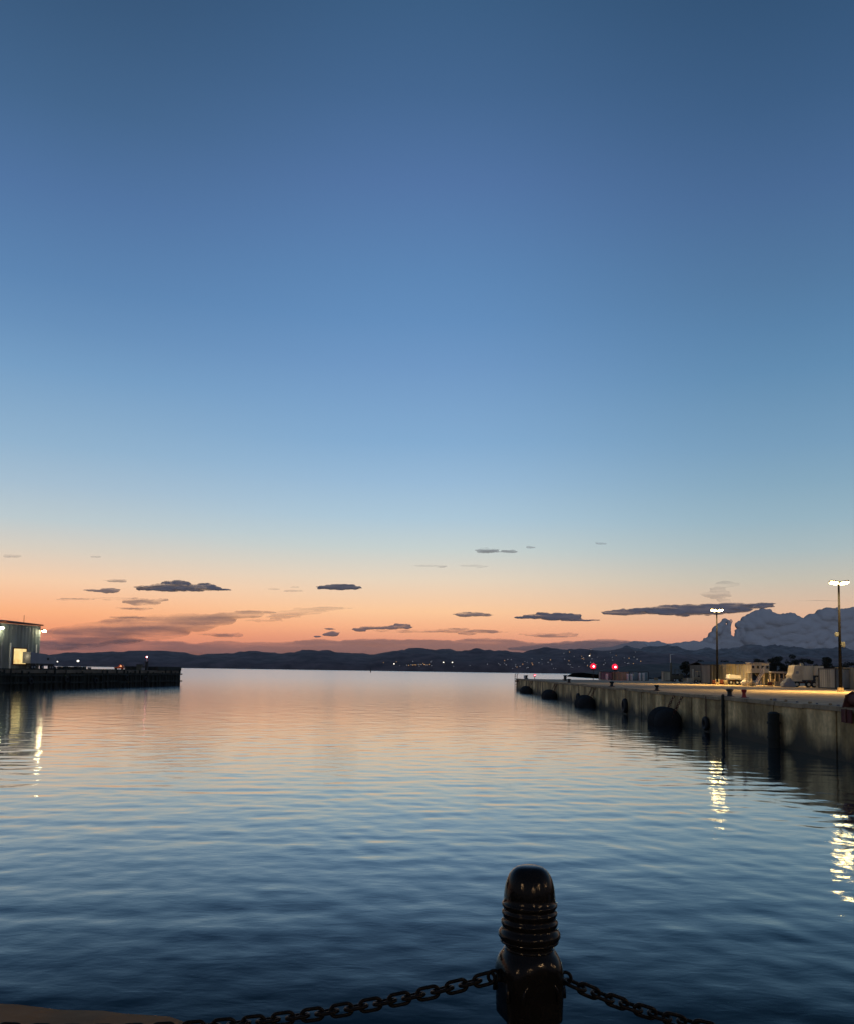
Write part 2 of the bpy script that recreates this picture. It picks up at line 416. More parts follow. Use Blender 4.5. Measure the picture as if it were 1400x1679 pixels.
# ------------------------------------------------------------------ hills
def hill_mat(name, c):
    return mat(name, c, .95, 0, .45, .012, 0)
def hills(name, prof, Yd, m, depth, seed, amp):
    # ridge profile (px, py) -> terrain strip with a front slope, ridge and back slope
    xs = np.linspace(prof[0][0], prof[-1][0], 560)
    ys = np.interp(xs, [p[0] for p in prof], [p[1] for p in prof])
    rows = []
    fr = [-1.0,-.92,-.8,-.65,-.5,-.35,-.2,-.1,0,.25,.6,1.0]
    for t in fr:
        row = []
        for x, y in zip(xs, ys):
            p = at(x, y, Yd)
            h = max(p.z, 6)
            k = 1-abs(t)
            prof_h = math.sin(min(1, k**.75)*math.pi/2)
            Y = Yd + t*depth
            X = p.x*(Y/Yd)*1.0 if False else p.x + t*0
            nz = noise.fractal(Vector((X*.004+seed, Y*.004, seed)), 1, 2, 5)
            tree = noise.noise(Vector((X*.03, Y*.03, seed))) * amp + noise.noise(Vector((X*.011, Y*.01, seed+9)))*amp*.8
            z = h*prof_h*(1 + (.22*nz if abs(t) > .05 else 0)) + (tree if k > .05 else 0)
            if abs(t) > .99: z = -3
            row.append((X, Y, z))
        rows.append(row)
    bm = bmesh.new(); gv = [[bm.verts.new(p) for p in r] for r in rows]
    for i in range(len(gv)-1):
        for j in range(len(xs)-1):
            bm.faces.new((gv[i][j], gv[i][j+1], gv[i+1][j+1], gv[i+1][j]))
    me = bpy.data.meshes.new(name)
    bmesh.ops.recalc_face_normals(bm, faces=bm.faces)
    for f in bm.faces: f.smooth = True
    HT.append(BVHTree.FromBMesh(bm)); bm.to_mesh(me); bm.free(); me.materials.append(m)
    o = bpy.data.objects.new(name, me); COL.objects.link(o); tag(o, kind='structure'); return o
HT = []
P1 = [(-260,1080),(60,1079),(90,1077),(130,1073),(160,1072),(200,1071),(250,1068),(290,1069),(305,1071),(325,1075),(350,1073),(385,1072),(420,1069),(440,1070),(462,1073),(488,1070),(497,1071),(508,1068.5),
      (525,1069.5),(560,1070),(590,1071.5),(612,1073),(640,1069),(670,1066.5),(700,1065),(730,1067),(760,1068),(800,1067.5),(850,1070.5),(880,1068),(905,1064.5),(930,1065.5),(960,1066.5),(990,1067.5),(1020,1069),(1060,1072),(1120,1076),(1200,1080),(1700,1086)]
P2 = [(900,1084),(980,1074),(1000,1069.5),(1010,1065),(1022,1062.5),(1034,1065),(1046,1067),(1058,1062.5),(1072,1060),(1088,1061),(1100,1065),(1125,1066.5),(1160,1067),(1188,1066.5),(1200,1062.5),(1215,1060.5),(1240,1062),(1262,1063.5),(1290,1063),(1320,1063.5),(1350,1066),(1380,1067),(1420,1071),(1700,1076)]
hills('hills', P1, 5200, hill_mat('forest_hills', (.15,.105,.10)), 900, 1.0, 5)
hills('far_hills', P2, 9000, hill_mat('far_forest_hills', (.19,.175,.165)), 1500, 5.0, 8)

# dark wooded spit beyond the right pier
P3 = [(955,1102.5),(975,1101.5),(1010,1095),(1030,1091),(1060,1089),(1100,1088),(1150,1088),(1200,1090),(1300,1092),(1700,1096)]
def spit():
    xs = np.linspace(955, 1900, 260); rows = []
    for t, k in ((-1,0),(-.97,.35),(-.7,.5),(-.3,.8),(0,1),(.4,.8),(1,0)):
        row = []
        for x in xs:
            y = np.interp(x, [p[0] for p in P3], [p[1] for p in P3]); p = at(x, y, 900); h = max(p.z, 1.5)
            Y = 900 + t*250
            row.append((p.x*(1+t*.1), Y, (h*k + (noise.noise(Vector((p.x*.08, Y*.05, 3)))*2.0 if k > .3 else 0)) if k else -3))
        rows.append(row)
    bm = bmesh.new(); gv = [[bm.verts.new(p) for p in r] for r in rows]
    for i in range(len(gv)-1):
        for j in range(len(xs)-1): bm.faces.new((gv[i][j], gv[i][j+1], gv[i+1][j+1], gv[i+1][j]))
    bmesh.ops.recalc_face_normals(bm, faces=bm.faces)
    me = bpy.data.meshes.new('wooded_shore'); bm.to_mesh(me); bm.free(); me.materials.append(M['dark_wood'])
    o = bpy.data.objects.new('wooded_shore', me); COL.objects.link(o); tag(o, kind='structure')
spit()

# ------------------------------------------------------------------ clouds
def cloud_mat(name, col, amax, soft=.35, nlo=.35, nhi=.6, nscale=.0012, st=(1,1,3), trans=.12, nmix=.2, see=True):
    m, nt, b = newmat(name)
    N, L = nt.nodes, nt.links
    N.remove(b); out = [n for n in N if n.type == 'OUTPUT_MATERIAL'][0]
    d1 = N.new('ShaderNodeBsdfDiffuse'); d1.inputs[0].default_value = (*col, 1)
    d2 = N.new('ShaderNodeBsdfTranslucent'); d2.inputs[0].default_value = (*col, 1)
    # light scatters through a cloud, so its shading normal is softened towards one broad direction
    gg = N.new('ShaderNodeNewGeometry'); v1 = N.new('ShaderNodeVectorMath'); v1.operation = 'MULTIPLY_ADD'
    L.new(gg.outputs['Normal'], v1.inputs[0]); v1.inputs[1].default_value = (nmix,)*3; v1.inputs[2].default_value = (0,-.75,.3)
    v2 = N.new('ShaderNodeVectorMath'); v2.operation = 'NORMALIZE'; L.new(v1.outputs[0], v2.inputs[0])
    L.new(v2.outputs[0], d1.inputs['Normal']); L.new(v2.outputs[0], d2.inputs['Normal'])
    d = N.new('ShaderNodeMixShader'); d.inputs[0].default_value = trans; L.new(d1.outputs[0], d.inputs[1]); L.new(d2.outputs[0], d.inputs[2])
    t = N.new('ShaderNodeBsdfTransparent'); ms = N.new('ShaderNodeMixShader')
    lw = N.new('ShaderNodeLayerWeight'); lw.inputs['Blend'].default_value = .5
    inv = N.new('ShaderNodeMath'); inv.operation = 'SUBTRACT'; inv.inputs[0].default_value = 1; L.new(lw.outputs['Facing'], inv.inputs[1])
    mr = N.new('ShaderNodeMapRange'); mr.interpolation_type = 'SMOOTHSTEP'; mr.inputs[1].default_value = 0; mr.inputs[2].default_value = soft
    L.new(inv.outputs[0], mr.inputs[0])
    tc = N.new('ShaderNodeTexCoord'); mp = N.new('ShaderNodeMapping'); mp.inputs['Scale'].default_value = st; L.new(tc.outputs['Object'], mp.inputs[0])
    nz = N.new('ShaderNodeTexNoise'); nz.inputs['Scale'].default_value = nscale; nz.inputs['Detail'].default_value = 5
    L.new(mp.outputs[0], nz.inputs['Vector'])
    m2 = N.new('ShaderNodeMapRange'); m2.interpolation_type = 'SMOOTHSTEP'; m2.inputs[1].default_value = nlo; m2.inputs[2].default_value = nhi
    L.new(nz.outputs['Fac'], m2.inputs[0])
    a = N.new('ShaderNodeMath'); a.operation = 'MULTIPLY'; L.new(mr.outputs[0], a.inputs[0]); L.new(m2.outputs[0], a.inputs[1])
    a2 = N.new('ShaderNodeMath'); a2.operation = 'MULTIPLY'; L.new(a.outputs[0], a2.inputs[0]); a2.inputs[1].default_value = amax
    # only the near skin of the cloud hides the sky; the far skin lets it through
    ge = N.new('ShaderNodeNewGeometry'); fb = N.new('ShaderNodeMath'); fb.operation = 'SUBTRACT'; fb.inputs[0].default_value = 1
    L.new(ge.outputs['Backfacing'], fb.inputs[1])
    a3 = N.new('ShaderNodeMath'); a3.operation = 'MULTIPLY'; L.new(a2.outputs[0], a3.inputs[0]); L.new(fb.outputs[0], a3.inputs[1])
    L.new((a3 if see else a2).outputs[0], ms.inputs[0]); L.new(t.outputs[0], ms.inputs[1]); L.new(d.outputs[0], ms.inputs[2]); L.new(ms.outputs[0], out.inputs[0])
    return m
M['c_dense'] = cloud_mat('cloud_dense', (.80,.74,.74), .88, .75, .30, .52, .0035, (.45,.6,2.4), trans=.10)
M['c_solid'] = cloud_mat('cloud_solid', (.82,.76,.78), .90, 1.0, .22, .50, .0030, (.4,.6,2.6), trans=.15, nmix=.12, see=False)
M['c_bank'] = cloud_mat('cloud_bank', (.86,.86,.84), 1.0, .30, .0, .02, trans=.03, nmix=.03, see=False)
M['c_thin'] = cloud_mat('cloud_thin', (.85,.74,.72), .70, 1.0, .34, .62, .0035, (.4,.6,2.6), trans=.2)
M['c_wisp'] = cloud_mat('cloud_wisp', (.85,.76,.76), .36, 1.0, .32, .66, .0022, (.4,.6,3), .28)
M['c_haze'] = cloud_mat('cloud_low_veil', (.86,.74,.70), .68, .75, .15, .52, .0009, (.35,.6,4), .2)
M['c_plume'] = cloud_mat('cloud_plume', (.78,.66,.66), .80, 1.0, .25, .66, .0012, (.35,.6,4), .24)
dtex = bpy.data.textures.new('cloud_billow', 'CLOUDS'); dtex.noise_scale = 1.0; dtex.noise_depth = 3
rt = random.Random(77)
def cloud(label, blobs, Y, m, vox=2.5, disp=3.0, dscale=14.0, group='clouds low over the hills', name='cloud', depth=.22, tufts=True):
    """blobs: (px, py, rx, ry) ellipsoids in picture pixels, placed Y metres out at true size"""
    k = Y/F; cx = sum(b[0] for b in blobs)/len(blobs); cyy = sum(b[1] for b in blobs)/len(blobs)
    c0 = at(cx, cyy, Y)
    mb = MB()
    for (x, y, rx, ry) in blobs:
        if m in ('c_solid', 'c_dense', 'c_thin', 'c_plume', 'c_haze'): rx, ry = rx*1.04, ry*1.3+.3
        p = (at(x, y, Y) - c0)
        if m in ('c_solid', 'c_dense', 'c_thin', 'c_wisp') and rx > 5:
            for q in range(int(4+rx/4)):      # ragged tufts along the body
                u = rt.uniform(-1.05, 1.05); hgt = math.sqrt(max(.05, 1-min(1, u*u)))
                rr_ = rt.uniform(.22, .5)*rx; ry_ = rt.uniform(.2, .42)*ry
                pp = at(x+u*rx, y + rt.choice((-1,-1,1))*hgt*ry*rt.uniform(.55,.95), Y) - c0
                mb.sph(pp, 1, 12, (rr_*k, rr_*k*.5, ry_*k))
        mb.sph(p, 1, 20, (rx*k, max(rx*depth, ry)*k*.8, ry*k))
    o = mb.build(name, M[m], None, True); o.location = c0
    r = o.modifiers.new('r', 'REMESH'); r.mode = 'VOXEL'; r.voxel_size = vox*k; r.use_smooth_shade = True
    s = o.modifiers.new('s', 'SMOOTH'); s.iterations = 2
    if disp:
        t = bpy.data.textures.new('billow', 'CLOUDS'); t.noise_scale = dscale*k; t.noise_depth = 4
        d = o.modifiers.new('d', 'DISPLACE'); d.texture = t; d.strength = disp*k; d.mid_level = .5; d.texture_coords = 'GLOBAL'
    tag(o, label, 'cloud', group); return o
# cumulus bank, right
rc = random.Random(5)
def bank():
    prof = [(1130,1052),(1150,1049),(1163,1043),(1172,1030),(1180,1020),(1188,1013),(1193,1016),(1196,1036),(1203,1046),(1207,1032),(1210,1018),(1222,1011),(1235,1003),(1248,998),(1262,998),(1272,1006),(1284,1005),(1296,1004),(1310,1010),(1320,1013),
            (1330,1007),(1345,1000),(1360,996),(1380,997),(1400,994),(1430,990),(1470,985),(1520,992),(1570,1010),(1620,1030)]
    bl = []
    for i in range(len(prof)-1):
        (x0, y0), (x1, y1) = prof[i], prof[i+1]
        steps = max(1, int(abs(x1-x0)/7)+1)
        for sI in range(steps):
            t = sI/steps; x = x0+(x1-x0)*t; y = y0+(y1-y0)*t
            r = rc.uniform(2.5, 9) if not 1186 < x < 1214 else rc.uniform(2, 3.2); bl.append((x+rc.uniform(-1,1), y+r+rc.uniform(-1,2), r*1.05, r)); r2 = rc.uniform(3, 5)
            if rc.random() < .35 and not 1188 < x < 1212: bl.append((x+rc.uniform(-3,3), y+r2+rc.uniform(0,3), r2*1.2, r2))
            yy = y+r*2
            while yy < 1080:
                rr = rc.uniform(9, 14) if x > 1226 or x < 1150 else rc.uniform(4, 6); bl.append((x+rc.uniform(-2, 2), yy+rr*.6, rr*(1.2 if x > 1215 else .75), rr)); yy += rr
    return bl
cloud('tall blue grey cumulus bank rising behind the light poles at right', bank(), 24000, 'c_bank', .95, 1.2, 5.0, depth=1.2)
cloud('small dark cloud puff detached beside the notch in the cumulus bank', [(1198,1019,2.5,3),(1197,1022,2.2,2.4)], 24000, 'c_dense', .6, 1, 3)
cloud('low flat shelf of grey cloud stretching left of the cumulus bank', [(985+i*14, 1066-min(1,(i+.5)/4)*2+math.sin(i)*1.2, 17, 2.5+8.5*min(1,(i+.5)/4)+rc.uniform(-.8,1.2)) for i in range(14)]+[(1078,1052,5,2)], 23500, 'c_bank', 1.8, 3, 12)
cloud('long dark lens shaped cloud crossing behind the shorter light pole', [(1000,1005,14,2.5),(1020,1004.5,20,4),(1045,1003,26,4),(1090,1001,34,5.5),(1130,1000,36,7),(1165,1000,36,6.8),(1200,998,34,6),(1232,994,26,3.5),(1252,991,16,1.8)], 19000, 'c_solid', 1.2, 2, 12, tufts=False)
cloud('faint curling wisp above the long lens shaped cloud', [(1162,975,14,5),(1176,968,13,5),(1184,974,14,6),(1172,980,10,3),(1186,985,12,2.5),(1202,989,16,2),(1190,958,18,6)], 20000, 'c_wisp', 1.2, 2, 8)
cloud('dark flat bottomed cloud with a bumpy top at upper left', [(250,965,24,2.6),(285,964,44,4.2),(325,964,38,3.8),(262,962,12,4),(275,960,10,6),(290,959,11,6.5),(304,960,11,5.5),(318,963,10,3.5),(333,962,12,5),(346,965,14,3),(232,964,7,3),(360,967,16,1.4)], 18000, 'c_solid', 1.0, 2.2, 6)
cloud('small dark cloud left of the bumpy topped cloud', [(174,968,10,2.6),(182,968.5,14,3.2),(150,968,10,1.3),(160,969,9,1.3)], 18000, 'c_dense', .8, 1.5, 6)
cloud('small thin cloud streak above left clouds', [(190,952.5,16,1.8),(198,953,10,1.6)], 18000, 'c_thin', .8, 1, 6)
cloud('grey tapering streak below the bumpy topped cloud', [(215,985,14,3.5),(232,987,22,4.5),(250,988,14,3.5),(190,982,26,1.8),(265,984,12,1.5)], 18500, 'c_thin', 1, 1.8, 8)
cloud('thin long streak far left above the grey building', [(112,983,16,1.6),(135,982.5,14,1.2),(220,998,24,1.4),(235,1000,16,1.2)], 18500, 'c_thin', .8, 1, 8)
cloud('thin dark dash low at left', [(205,1012,20,1.8),(225,1013,18,1.2)], 18500, 'c_thin', .8, 1, 8)
cloud('dark narrow cloud bar in mid sky left of centre', [(535,963.5,14,2.2),(553,962.5,18,3.8),(570,963,16,3.2),(582,964,9,2)], 18000, 'c_solid', .8, 1.4, 6)
cloud('faint pair of specks left of the narrow dark bar', [(450,966,10,1.5),(480,969,14,2),(484,963,8,1.6)], 18000, 'c_wisp', .8, 1, 6)
cloud('pale oblique wisp right of the mauve plume', [(485,1005,34,5),(515,1001,28,5),(540,998,30,2.5),(460,1012,26,2.5),(430,1018,30,2)], 19500, 'c_wisp', 1.2, 2, 10)
cloud('broad mauve plume slanting up from the hills at left', [(130,1045,66,14),(170,1038,66,15),(215,1031,66,15),(262,1026,62,14),(310,1021,52,12),(345,1017,42,8),(385,1010,46,4),(420,1004,36,2.5),(100,1052,56,11),(240,1038,70,9),(180,1046,60,9)], 20500, 'c_plume', 2, 5, 26)
cloud('dark streak over the left orange glow', [(345,1040,24,1.8),(370,1042,24,2.6),(385,1041,12,2)], 19500, 'c_thin', .8, 1.5, 8)
cloud('tiny dark cloud with a tail above the centre hills', [(545,1040,11,3),(538,1041,9,1.6),(521,1044,6,1.1),(541,1031.5,7,1)], 18000, 'c_dense', .6, 1, 5)
cloud('stepped dark streak right of the tiny cloud', [(590,1033,10,2.2),(605,1030,15,2),(625,1030,12,1.8),(645,1029,12,2.6),(658,1027,12,3.2),(668,1029,8,1.5)], 18200, 'c_dense', .8, 1.4, 6)
cloud('long thin grey streak above the centre hills', [(650,1035.5,34,2),(700,1035,36,2),(745,1034.5,26,3),(785,1036,34,2.2),(768,1038,14,3)], 18400, 'c_thin', .8, 1.4, 8)
cloud('short dark cloud bar right of centre', [(762,1008,16,3),(778,1007.5,18,2.6),(795,1009,10,1.6)], 18000, 'c_dense', .7, 1.2, 6)
cloud('dark torn cloud bar left of the long lens shaped cloud', [(856,1013,14,1.6),(878,1011,20,3),(892,1009,12,3.5),(905,1012,22,4.6),(925,1012,18,4.4),(940,1012,12,4),(950,1017,26,1)], 18000, 'c_solid', .8, 1.5, 6)
cloud('faint wispy pair high at centre', [(700,928,22,1.8),(722,929,10,2),(715,928,8,1),(770,928,18,1.8),(788,929,11,2.2)], 17500, 'c_wisp', .7, 1, 6)
cloud('grey ragged pair highest in the sky right of centre', [(797,903,15,3.2),(792,902,9,3),(808,903,9,2.5),(835,904.5,13,1.8),(870,897.5,8,1.2)], 17500, 'c_thin', .7, 1.2, 5)
cloud('tiny faint smudge high at right', [(985,891.5,9,1.8),(978,889,4,1)], 17500, 'c_wisp', .6, .8, 5)
cloud('faint smudge high at left', [(158,913,9,1.6)], 17500, 'c_wisp', .6, .5, 5)
cloud('faint smudge at far left edge', [(20,912,16,3)], 17500, 'c_wisp', .8, .5, 5)
cloud('thin dash right of the torn cloud bar and low', [(930,1040,14,1.5),(885,1040.5,30,1.4),(905,1044,34,1.6)], 18500, 'c_thin', .7, 1, 6)
cloud('thin line of cloud left of the taller light pole', [(1350,985.5,30,1.0),(1330,985,16,.8)], 20000, 'c_wisp', .6, .4, 6)
cloud('long low mauve veil lying on the hill tops', [(60+i*52, 1065+2*math.sin(i*1.3), 66, 10+2.0*math.sin(i*2.1+1)) for i in range(19)]+[(455,1057,22,3),(480,1056,30,3),(620,1055,70,6),(800,1054,60,6),(700,1052,50,3)], 22500, 'c_haze', 2.0, 4, 18)
cloud('grey cloud shelf above the lit hillside town', [(850+i*16, 1064-min(1,i/5)*2, 20, 2+6.5*min(1,i/5)) for i in range(13)], 22800, 'c_haze', 1.6, 2, 10)

# ------------------------------------------------------------------ right pier
PX = 24.3; PE = 232.0
def right_pier():
    t = thing('pier', 'long weathered concrete pier with lit deck running away at right', 'pier', (PX, 0, 0))
    mb = MB()
    # wall in bays with joints: slightly uneven blocks
    y = 14.0; i = 0; rr = random.Random(2)
    while y < PE:
        y2 = min(PE, y+9.2)
        mb.box((1.2 + rr.uniform(-.03, .03), (y+y2)/2, .55), (2.4, y2-y-rr.uniform(.10,.3), 4.9)); y = y2
    mb.build('wall', M['conc_wall'], t)
    MB().box((1.35, (14+PE)/2, .5), (2.3, PE-14.3, 4.8)).build('wall_core', M['timber'], t)
    # worn coping, uneven front
    mb = MB(); y = 14.0
    while y < PE:
        y2 = y+rr.uniform(2.2, 4.6); y2 = PE if PE-y2 < 1.5 else y2; h = rr.uniform(-.02, .05)
        mb.box((.33+rr.uniform(-.05, .03), (y+y2)/2, DECK-.12+h), (.9, y2-y-.02, .28), bev=.03); y = y2
    mb.build('coping', M['conc_deck'], t)
    MB().box((2.9+55, (10+PE)/2, DECK-.35), (113.6, PE-10-.4, .66)).build('deck', M['conc_deck'], t)
    mb = MB()
    for yy in (229.5, PE+.6):
        pass
    MB().box((56, PE+.2, .4), (108, 1.6, 5.3)).build('end_wall', M['conc_wall'], t)
    return t
right_pier()

# big foam fenders floating against the wall
def fender(Y, r, label, L_=2.9, z=.35):
    o = thing('fender', label, 'fender', (PX-r-.03, Y, z), 0, 'rubber fenders along the right pier')
    prof = [(-L_/2, r*.25), (-L_/2, r*.72), (-L_/2+.25, r*.93), (-L_/2+.6, r), (L_/2-.6, r), (L_/2-.25, r*.93), (L_/2, r*.72), (L_/2, r*.25)]
    rg = [[(q*math.cos(a), yy, q*math.sin(a)) for a in [2*math.pi*k/30 for k in range(30)]] for yy, q in prof]
    MB().rings(rg).build('body', M['rubber'], o, True)
    mb = MB(); mt = Matrix.Rotation(math.pi/2, 4, 'X')
    for k in range(5): mb.torus((0, -L_/2+.6+k*(L_-1.2)/4, 0), r+.01, .07, mt, 30, 8)
    mb.build('tyre_ring', M['rubber'], o, True)
    for sgn in (-1, 1):
        mb = MB(); n = 16
        for k in range(n): 
            p = Vector((r*.2+(r*.85)*k/n, sgn*(L_/2-.1), r*.3 + (2.6-r*.3)*k/n)); 
            mb.torus(p, .11, .03, Matrix.Rotation(math.pi/2*(k % 2), 4, 'Z') @ Matrix.Rotation(math.pi/2, 4, 'X'), 10, 6)
        mb.build('chain', M['rust'], o)
    return o
fender(82.5, 1.34, 'big black round fender nearest the middle of the right pier wall')
fender(124, 1.3, 'second big black fender counted from the far end cluster, mid distance on wall')
fender(160, 1.3, 'black fender far along the pier wall, before the farthest one')
fender(197, 1.3, 'farthest black fender close to the pier end')
def tyre_fender(Y, label, z=1.2, r=.62):
    o = thing('tyre_fender', label, 'tyre', (PX-.2, Y, z), 0, 'old tyres hung on the right pier wall')
    mt = Matrix.Rotation(math.pi/2, 4, 'Y')
    MB().torus((0,0,0), r*.72, r*.30, mt, 26, 10).build('tyre', M['rubber'], o, True)
    mb = MB()
    for k in range(int((3.2-z-r)/.13)):
        mb.torus((.05, 0, r*.8+.1+k*.13), .07, .022, Matrix.Rotation(math.pi/2*(k % 2), 4, 'Z') @ Matrix.Rotation(math.pi/2, 4, 'X'), 10, 6)
    mb.build('chain', M['rust'], o)
    return o
tyre_fender(104, 'old tyre hung on the wall between two mid distance fenders', 1.0, .9)
tyre_fender(136, 'old tyre hung on the wall beyond the second big fender', .9, .8)
tyre_fender(74, 'old tyre hung low on the wall just nearer than the big fender', .7, .62)
# tall dark fender pile near 1248
def pile(Y, label, r, z1, group=None, x=None):
    o = thing('fender_pile', label, 'pile', (PX-r-.06 if x is None else x, Y, -2), 0, group)
    MB().cyl((0,0,0), (0,0,z1+2), r, r*.92, 18).build('post', M['timber'], o, True)
    MB().cyl((0,0,z1+2.003), (0,0,z1+2.14), r*1.02, r*.5, 18).build('cap', M['timber'], o, True)
    mb = MB()
    for zz in (2.6, 3.6, 4.3):
        if zz < z1+1.9: MB().cyl((0,0,zz), (0,0,zz+.16), r*1.06, None, 18).build('band', M['timber'], o, True)
    return o
pile(58.8, 'stout dark timber fender pile against the near pier wall', .42, 2.3)
pile(69.6, 'slim dark vertical pile standing full height against the wall', .14, 3.2)
# near floating fender in the dark at frame edge
def edge_frame():
    Y = 226
    o = thing('end_ladder', 'dark steel ladder frame with curved top at the pier head corner', 'ladder', (PX-.9, Y, 0))
    for sx in (0, 1):
        p = [(sx*.55, 0, -1), (sx*.55, 0, 4.0), (sx*.55+.08, 0, 4.35), (sx*.55+.3, 0, 4.5)]
        mb = MB()
        for a, b in zip(p, p[1:]): mb.cyl(a, b, .075, None, 10)
        mb.build('stile', M['rust'], o, True)
    mb = MB()
    for k in range(6): MB().cyl((0, 0, .2+k*.72), (.55, 0, .2+k*.72), .045).build('rung', M['rust'], o, True)
    MB().cyl((0, 0, 2.5), (.95, 0, 2.5), .16).build('bracket', M['rust'], o, True)
edge_frame()

# mooring bollards on the pier edge
def mooring(name, loc, label, s=1.0, group='mooring bollards on the right pier edge', m='dark_steel'):
    o = thing(name, label, 'bollard', loc, 0, group)
    pr = [(0,.30),(.06,.30),(.07,.20),(.32,.15),(.42,.19),(.5,.27),(.56,.27),(.6,.16)]
    rg = [[(s*q*math.cos(a), s*q*math.sin(a), s*z) for a in [2*math.pi*k/18 for k in range(18)]] for z, q in pr]
    MB().rings(rg[1:]).build('post', M[m], o, True)
    MB().cyl((0,0,.001), (0,0,s*.055), s*.36, None, 18).build('base_plate', M['rust'], o)
    return o
def deck_pt(px, Y): 
    p = at(px, hor(px), Y); return (p.x, Y, DECK+.03)
mooring('mooring_bollard', (PX+.6, 70.3, DECK+.03), 'dark mooring bollard beside the small red capstan on the pier edge', 1.1)
mooring('mooring_bollard', (PX+.6, 92.5, DECK+.03), 'mooring bollard on the pier edge just beyond the big round fender', 1.0)
mooring('mooring_bollard', (PX+.6, 115, DECK+.03), 'mooring bollard on the pier edge in mid distance', 1.2)
mooring('mooring_bollard', (PX+.7, 150, DECK+.03), 'mooring bollard on the edge beneath the left red light', 1.2)
mooring('mooring_bollard', (30.5, 188, DECK+.03), 'small mooring bollard far along the deck left of the red lights', 1.4)
mooring('mooring_bollard', (36.6, 226, DECK+.03), 'taller mooring bollard on the far deck edge against the water', 1.9)
mooring('mooring_bollard', (26.2, 224, DECK+.03), 'squat mooring bollard at the pier head beside the ladder frame', 1.6)
# red capstan
def capstan(loc, label, s):
    o = thing('capstan', label, 'capstan', loc)
    pr = [(0,.34),(.08,.34),(.12,.24),(.5,.17),(.75,.26),(.85,.30),(.92,.2)]
    MB().rings([[(s*q*math.cos(a), s*q*math.sin(a), s*z) for a in [2*math.pi*k/18 for k in range(18)]] for z, q in pr]).build('drum', M['red'], o, True)
    MB().box((0,0,s*.02-.01), (s*.8, s*.8, .04)).build('base_plate', M['dark_steel'], o)
capstan((PX+.7, 67.4, DECK+.05), 'small bright red capstan standing on the pier edge', .72)
# red rusty winch at the frame edge
def winch():
    o = thing('rope_winch', 'rusty red rope winch hanging over the pier edge at the right frame edge', 'winch', (PX+.35, 49.0, DECK+.03))
    for sy in (-.75, .75):
        MB().prism([(-.5, sy-.05, 0), (.7, sy-.05, 0), (.45, sy-.05, .75), (.1, sy-.05, .95), (-.3, sy-.05, .7)], (0, .1, 0)).build('side_plate', M['rust'], o)
    MB().cyl((.1,-.7,.45), (.1,.7,.45), .32, None, 20).build('drum', M['rust'], o, True)
    MB().box((-.62, 0, -.45), (.06, 1.2, .75)).build('apron_plate', M['dark_red'], o)
    mb = MB()
    mb.box((-.68, 0, -.45), (.07, .12, .8))
    mb.build('rib', M['rust'], o)
winch()
# loose kerb stones / white painted blocks along the edge
rr = random.Random(11)
for i, (y, s) in enumerate([(61.5,.13),(60.8,.16),(59,.14),(57.2,.12),(55.4,.15),(54.2,.11),(52.6,.14),(51.3,.12)]):
    o = MB().box((0,0,s/2), (s*1.3, s*1.1, s), rr.uniform(-.4,.4), bev=s*.15).build('kerb_block', M['grey'] if i % 2 else M['conc_deck'])
    o.location = (PX+.45+rr.uniform(-.1,.1), y, DECK+.04)
    tag(o, 'pale loose kerb block in the row on the near pier edge', 'block', 'pale blocks on the pier edge')

# --- lamps
def flood_pole(px, Y, H, label, boxes):
    p = at(px, hor(px)-10, Y)
    o = thing('light_pole', label, 'light pole', (p.x, Y, DECK), 0, 'tall floodlight poles on the right pier')
    h = H-DECK
    MB().cyl((0,0,0), (0,0,h), .21, .11, 14).build('pole', M['pole_paint'], o, True)
    MB().cyl((0,0,.001), (0,0,.5), .42, .34, 14).build('base', M['conc_deck'], o)
    MB().box((0,0,h-.05), (1.9,.12,.12)).build('crossarm', M['dark_steel'], o)
    for sx in (-1, 1):
        hd = MB().box((sx*.62, -.1, h-.02), (1.0,.62,.14), bev=.04, m=Matrix.Rotation(R(-14), 4, 'X') @ Matrix.Rotation(sx*R(-9), 4, 'Y')).build('lamp_head', M['dark_steel'], o)
        MB().box((sx*.62, -.14, h-.2), (.96,.62,.2), bev=.08, m=Matrix.Rotation(R(-14), 4, 'X') @ Matrix.Rotation(sx*R(-9), 4, 'Y')).build('lens', M['flood'], hd)
    for (bx, z, sz) in boxes:
        b = MB().box((bx, -.15, z), (.4*sz,.3,.55*sz), bev=.06).build('camera_box', M['box_grey'], o)
    return o, p
LC = (1,.66,.24)
o, p = flood_pole(1175.5, 158, 17.0, 'shorter looking floodlight pole rising behind the containers, farther away', [])
for sx in (-1, 1): spot((sx*1.2, -.9, 17-DECK-.7), LC, 20000, 160, .35, o)
o, p = flood_pole(1377.5, 103, 16.4, 'nearer floodlight pole at the right edge with two white boxes on it', [(-.42, 7.4-.5, 1.0), (.32, 6.1-.4, 1.15)])
for sx in (-1, 1): spot((sx*1.2, -.9, 16.4-DECK-.7), LC, 24000, 158, .35, o)

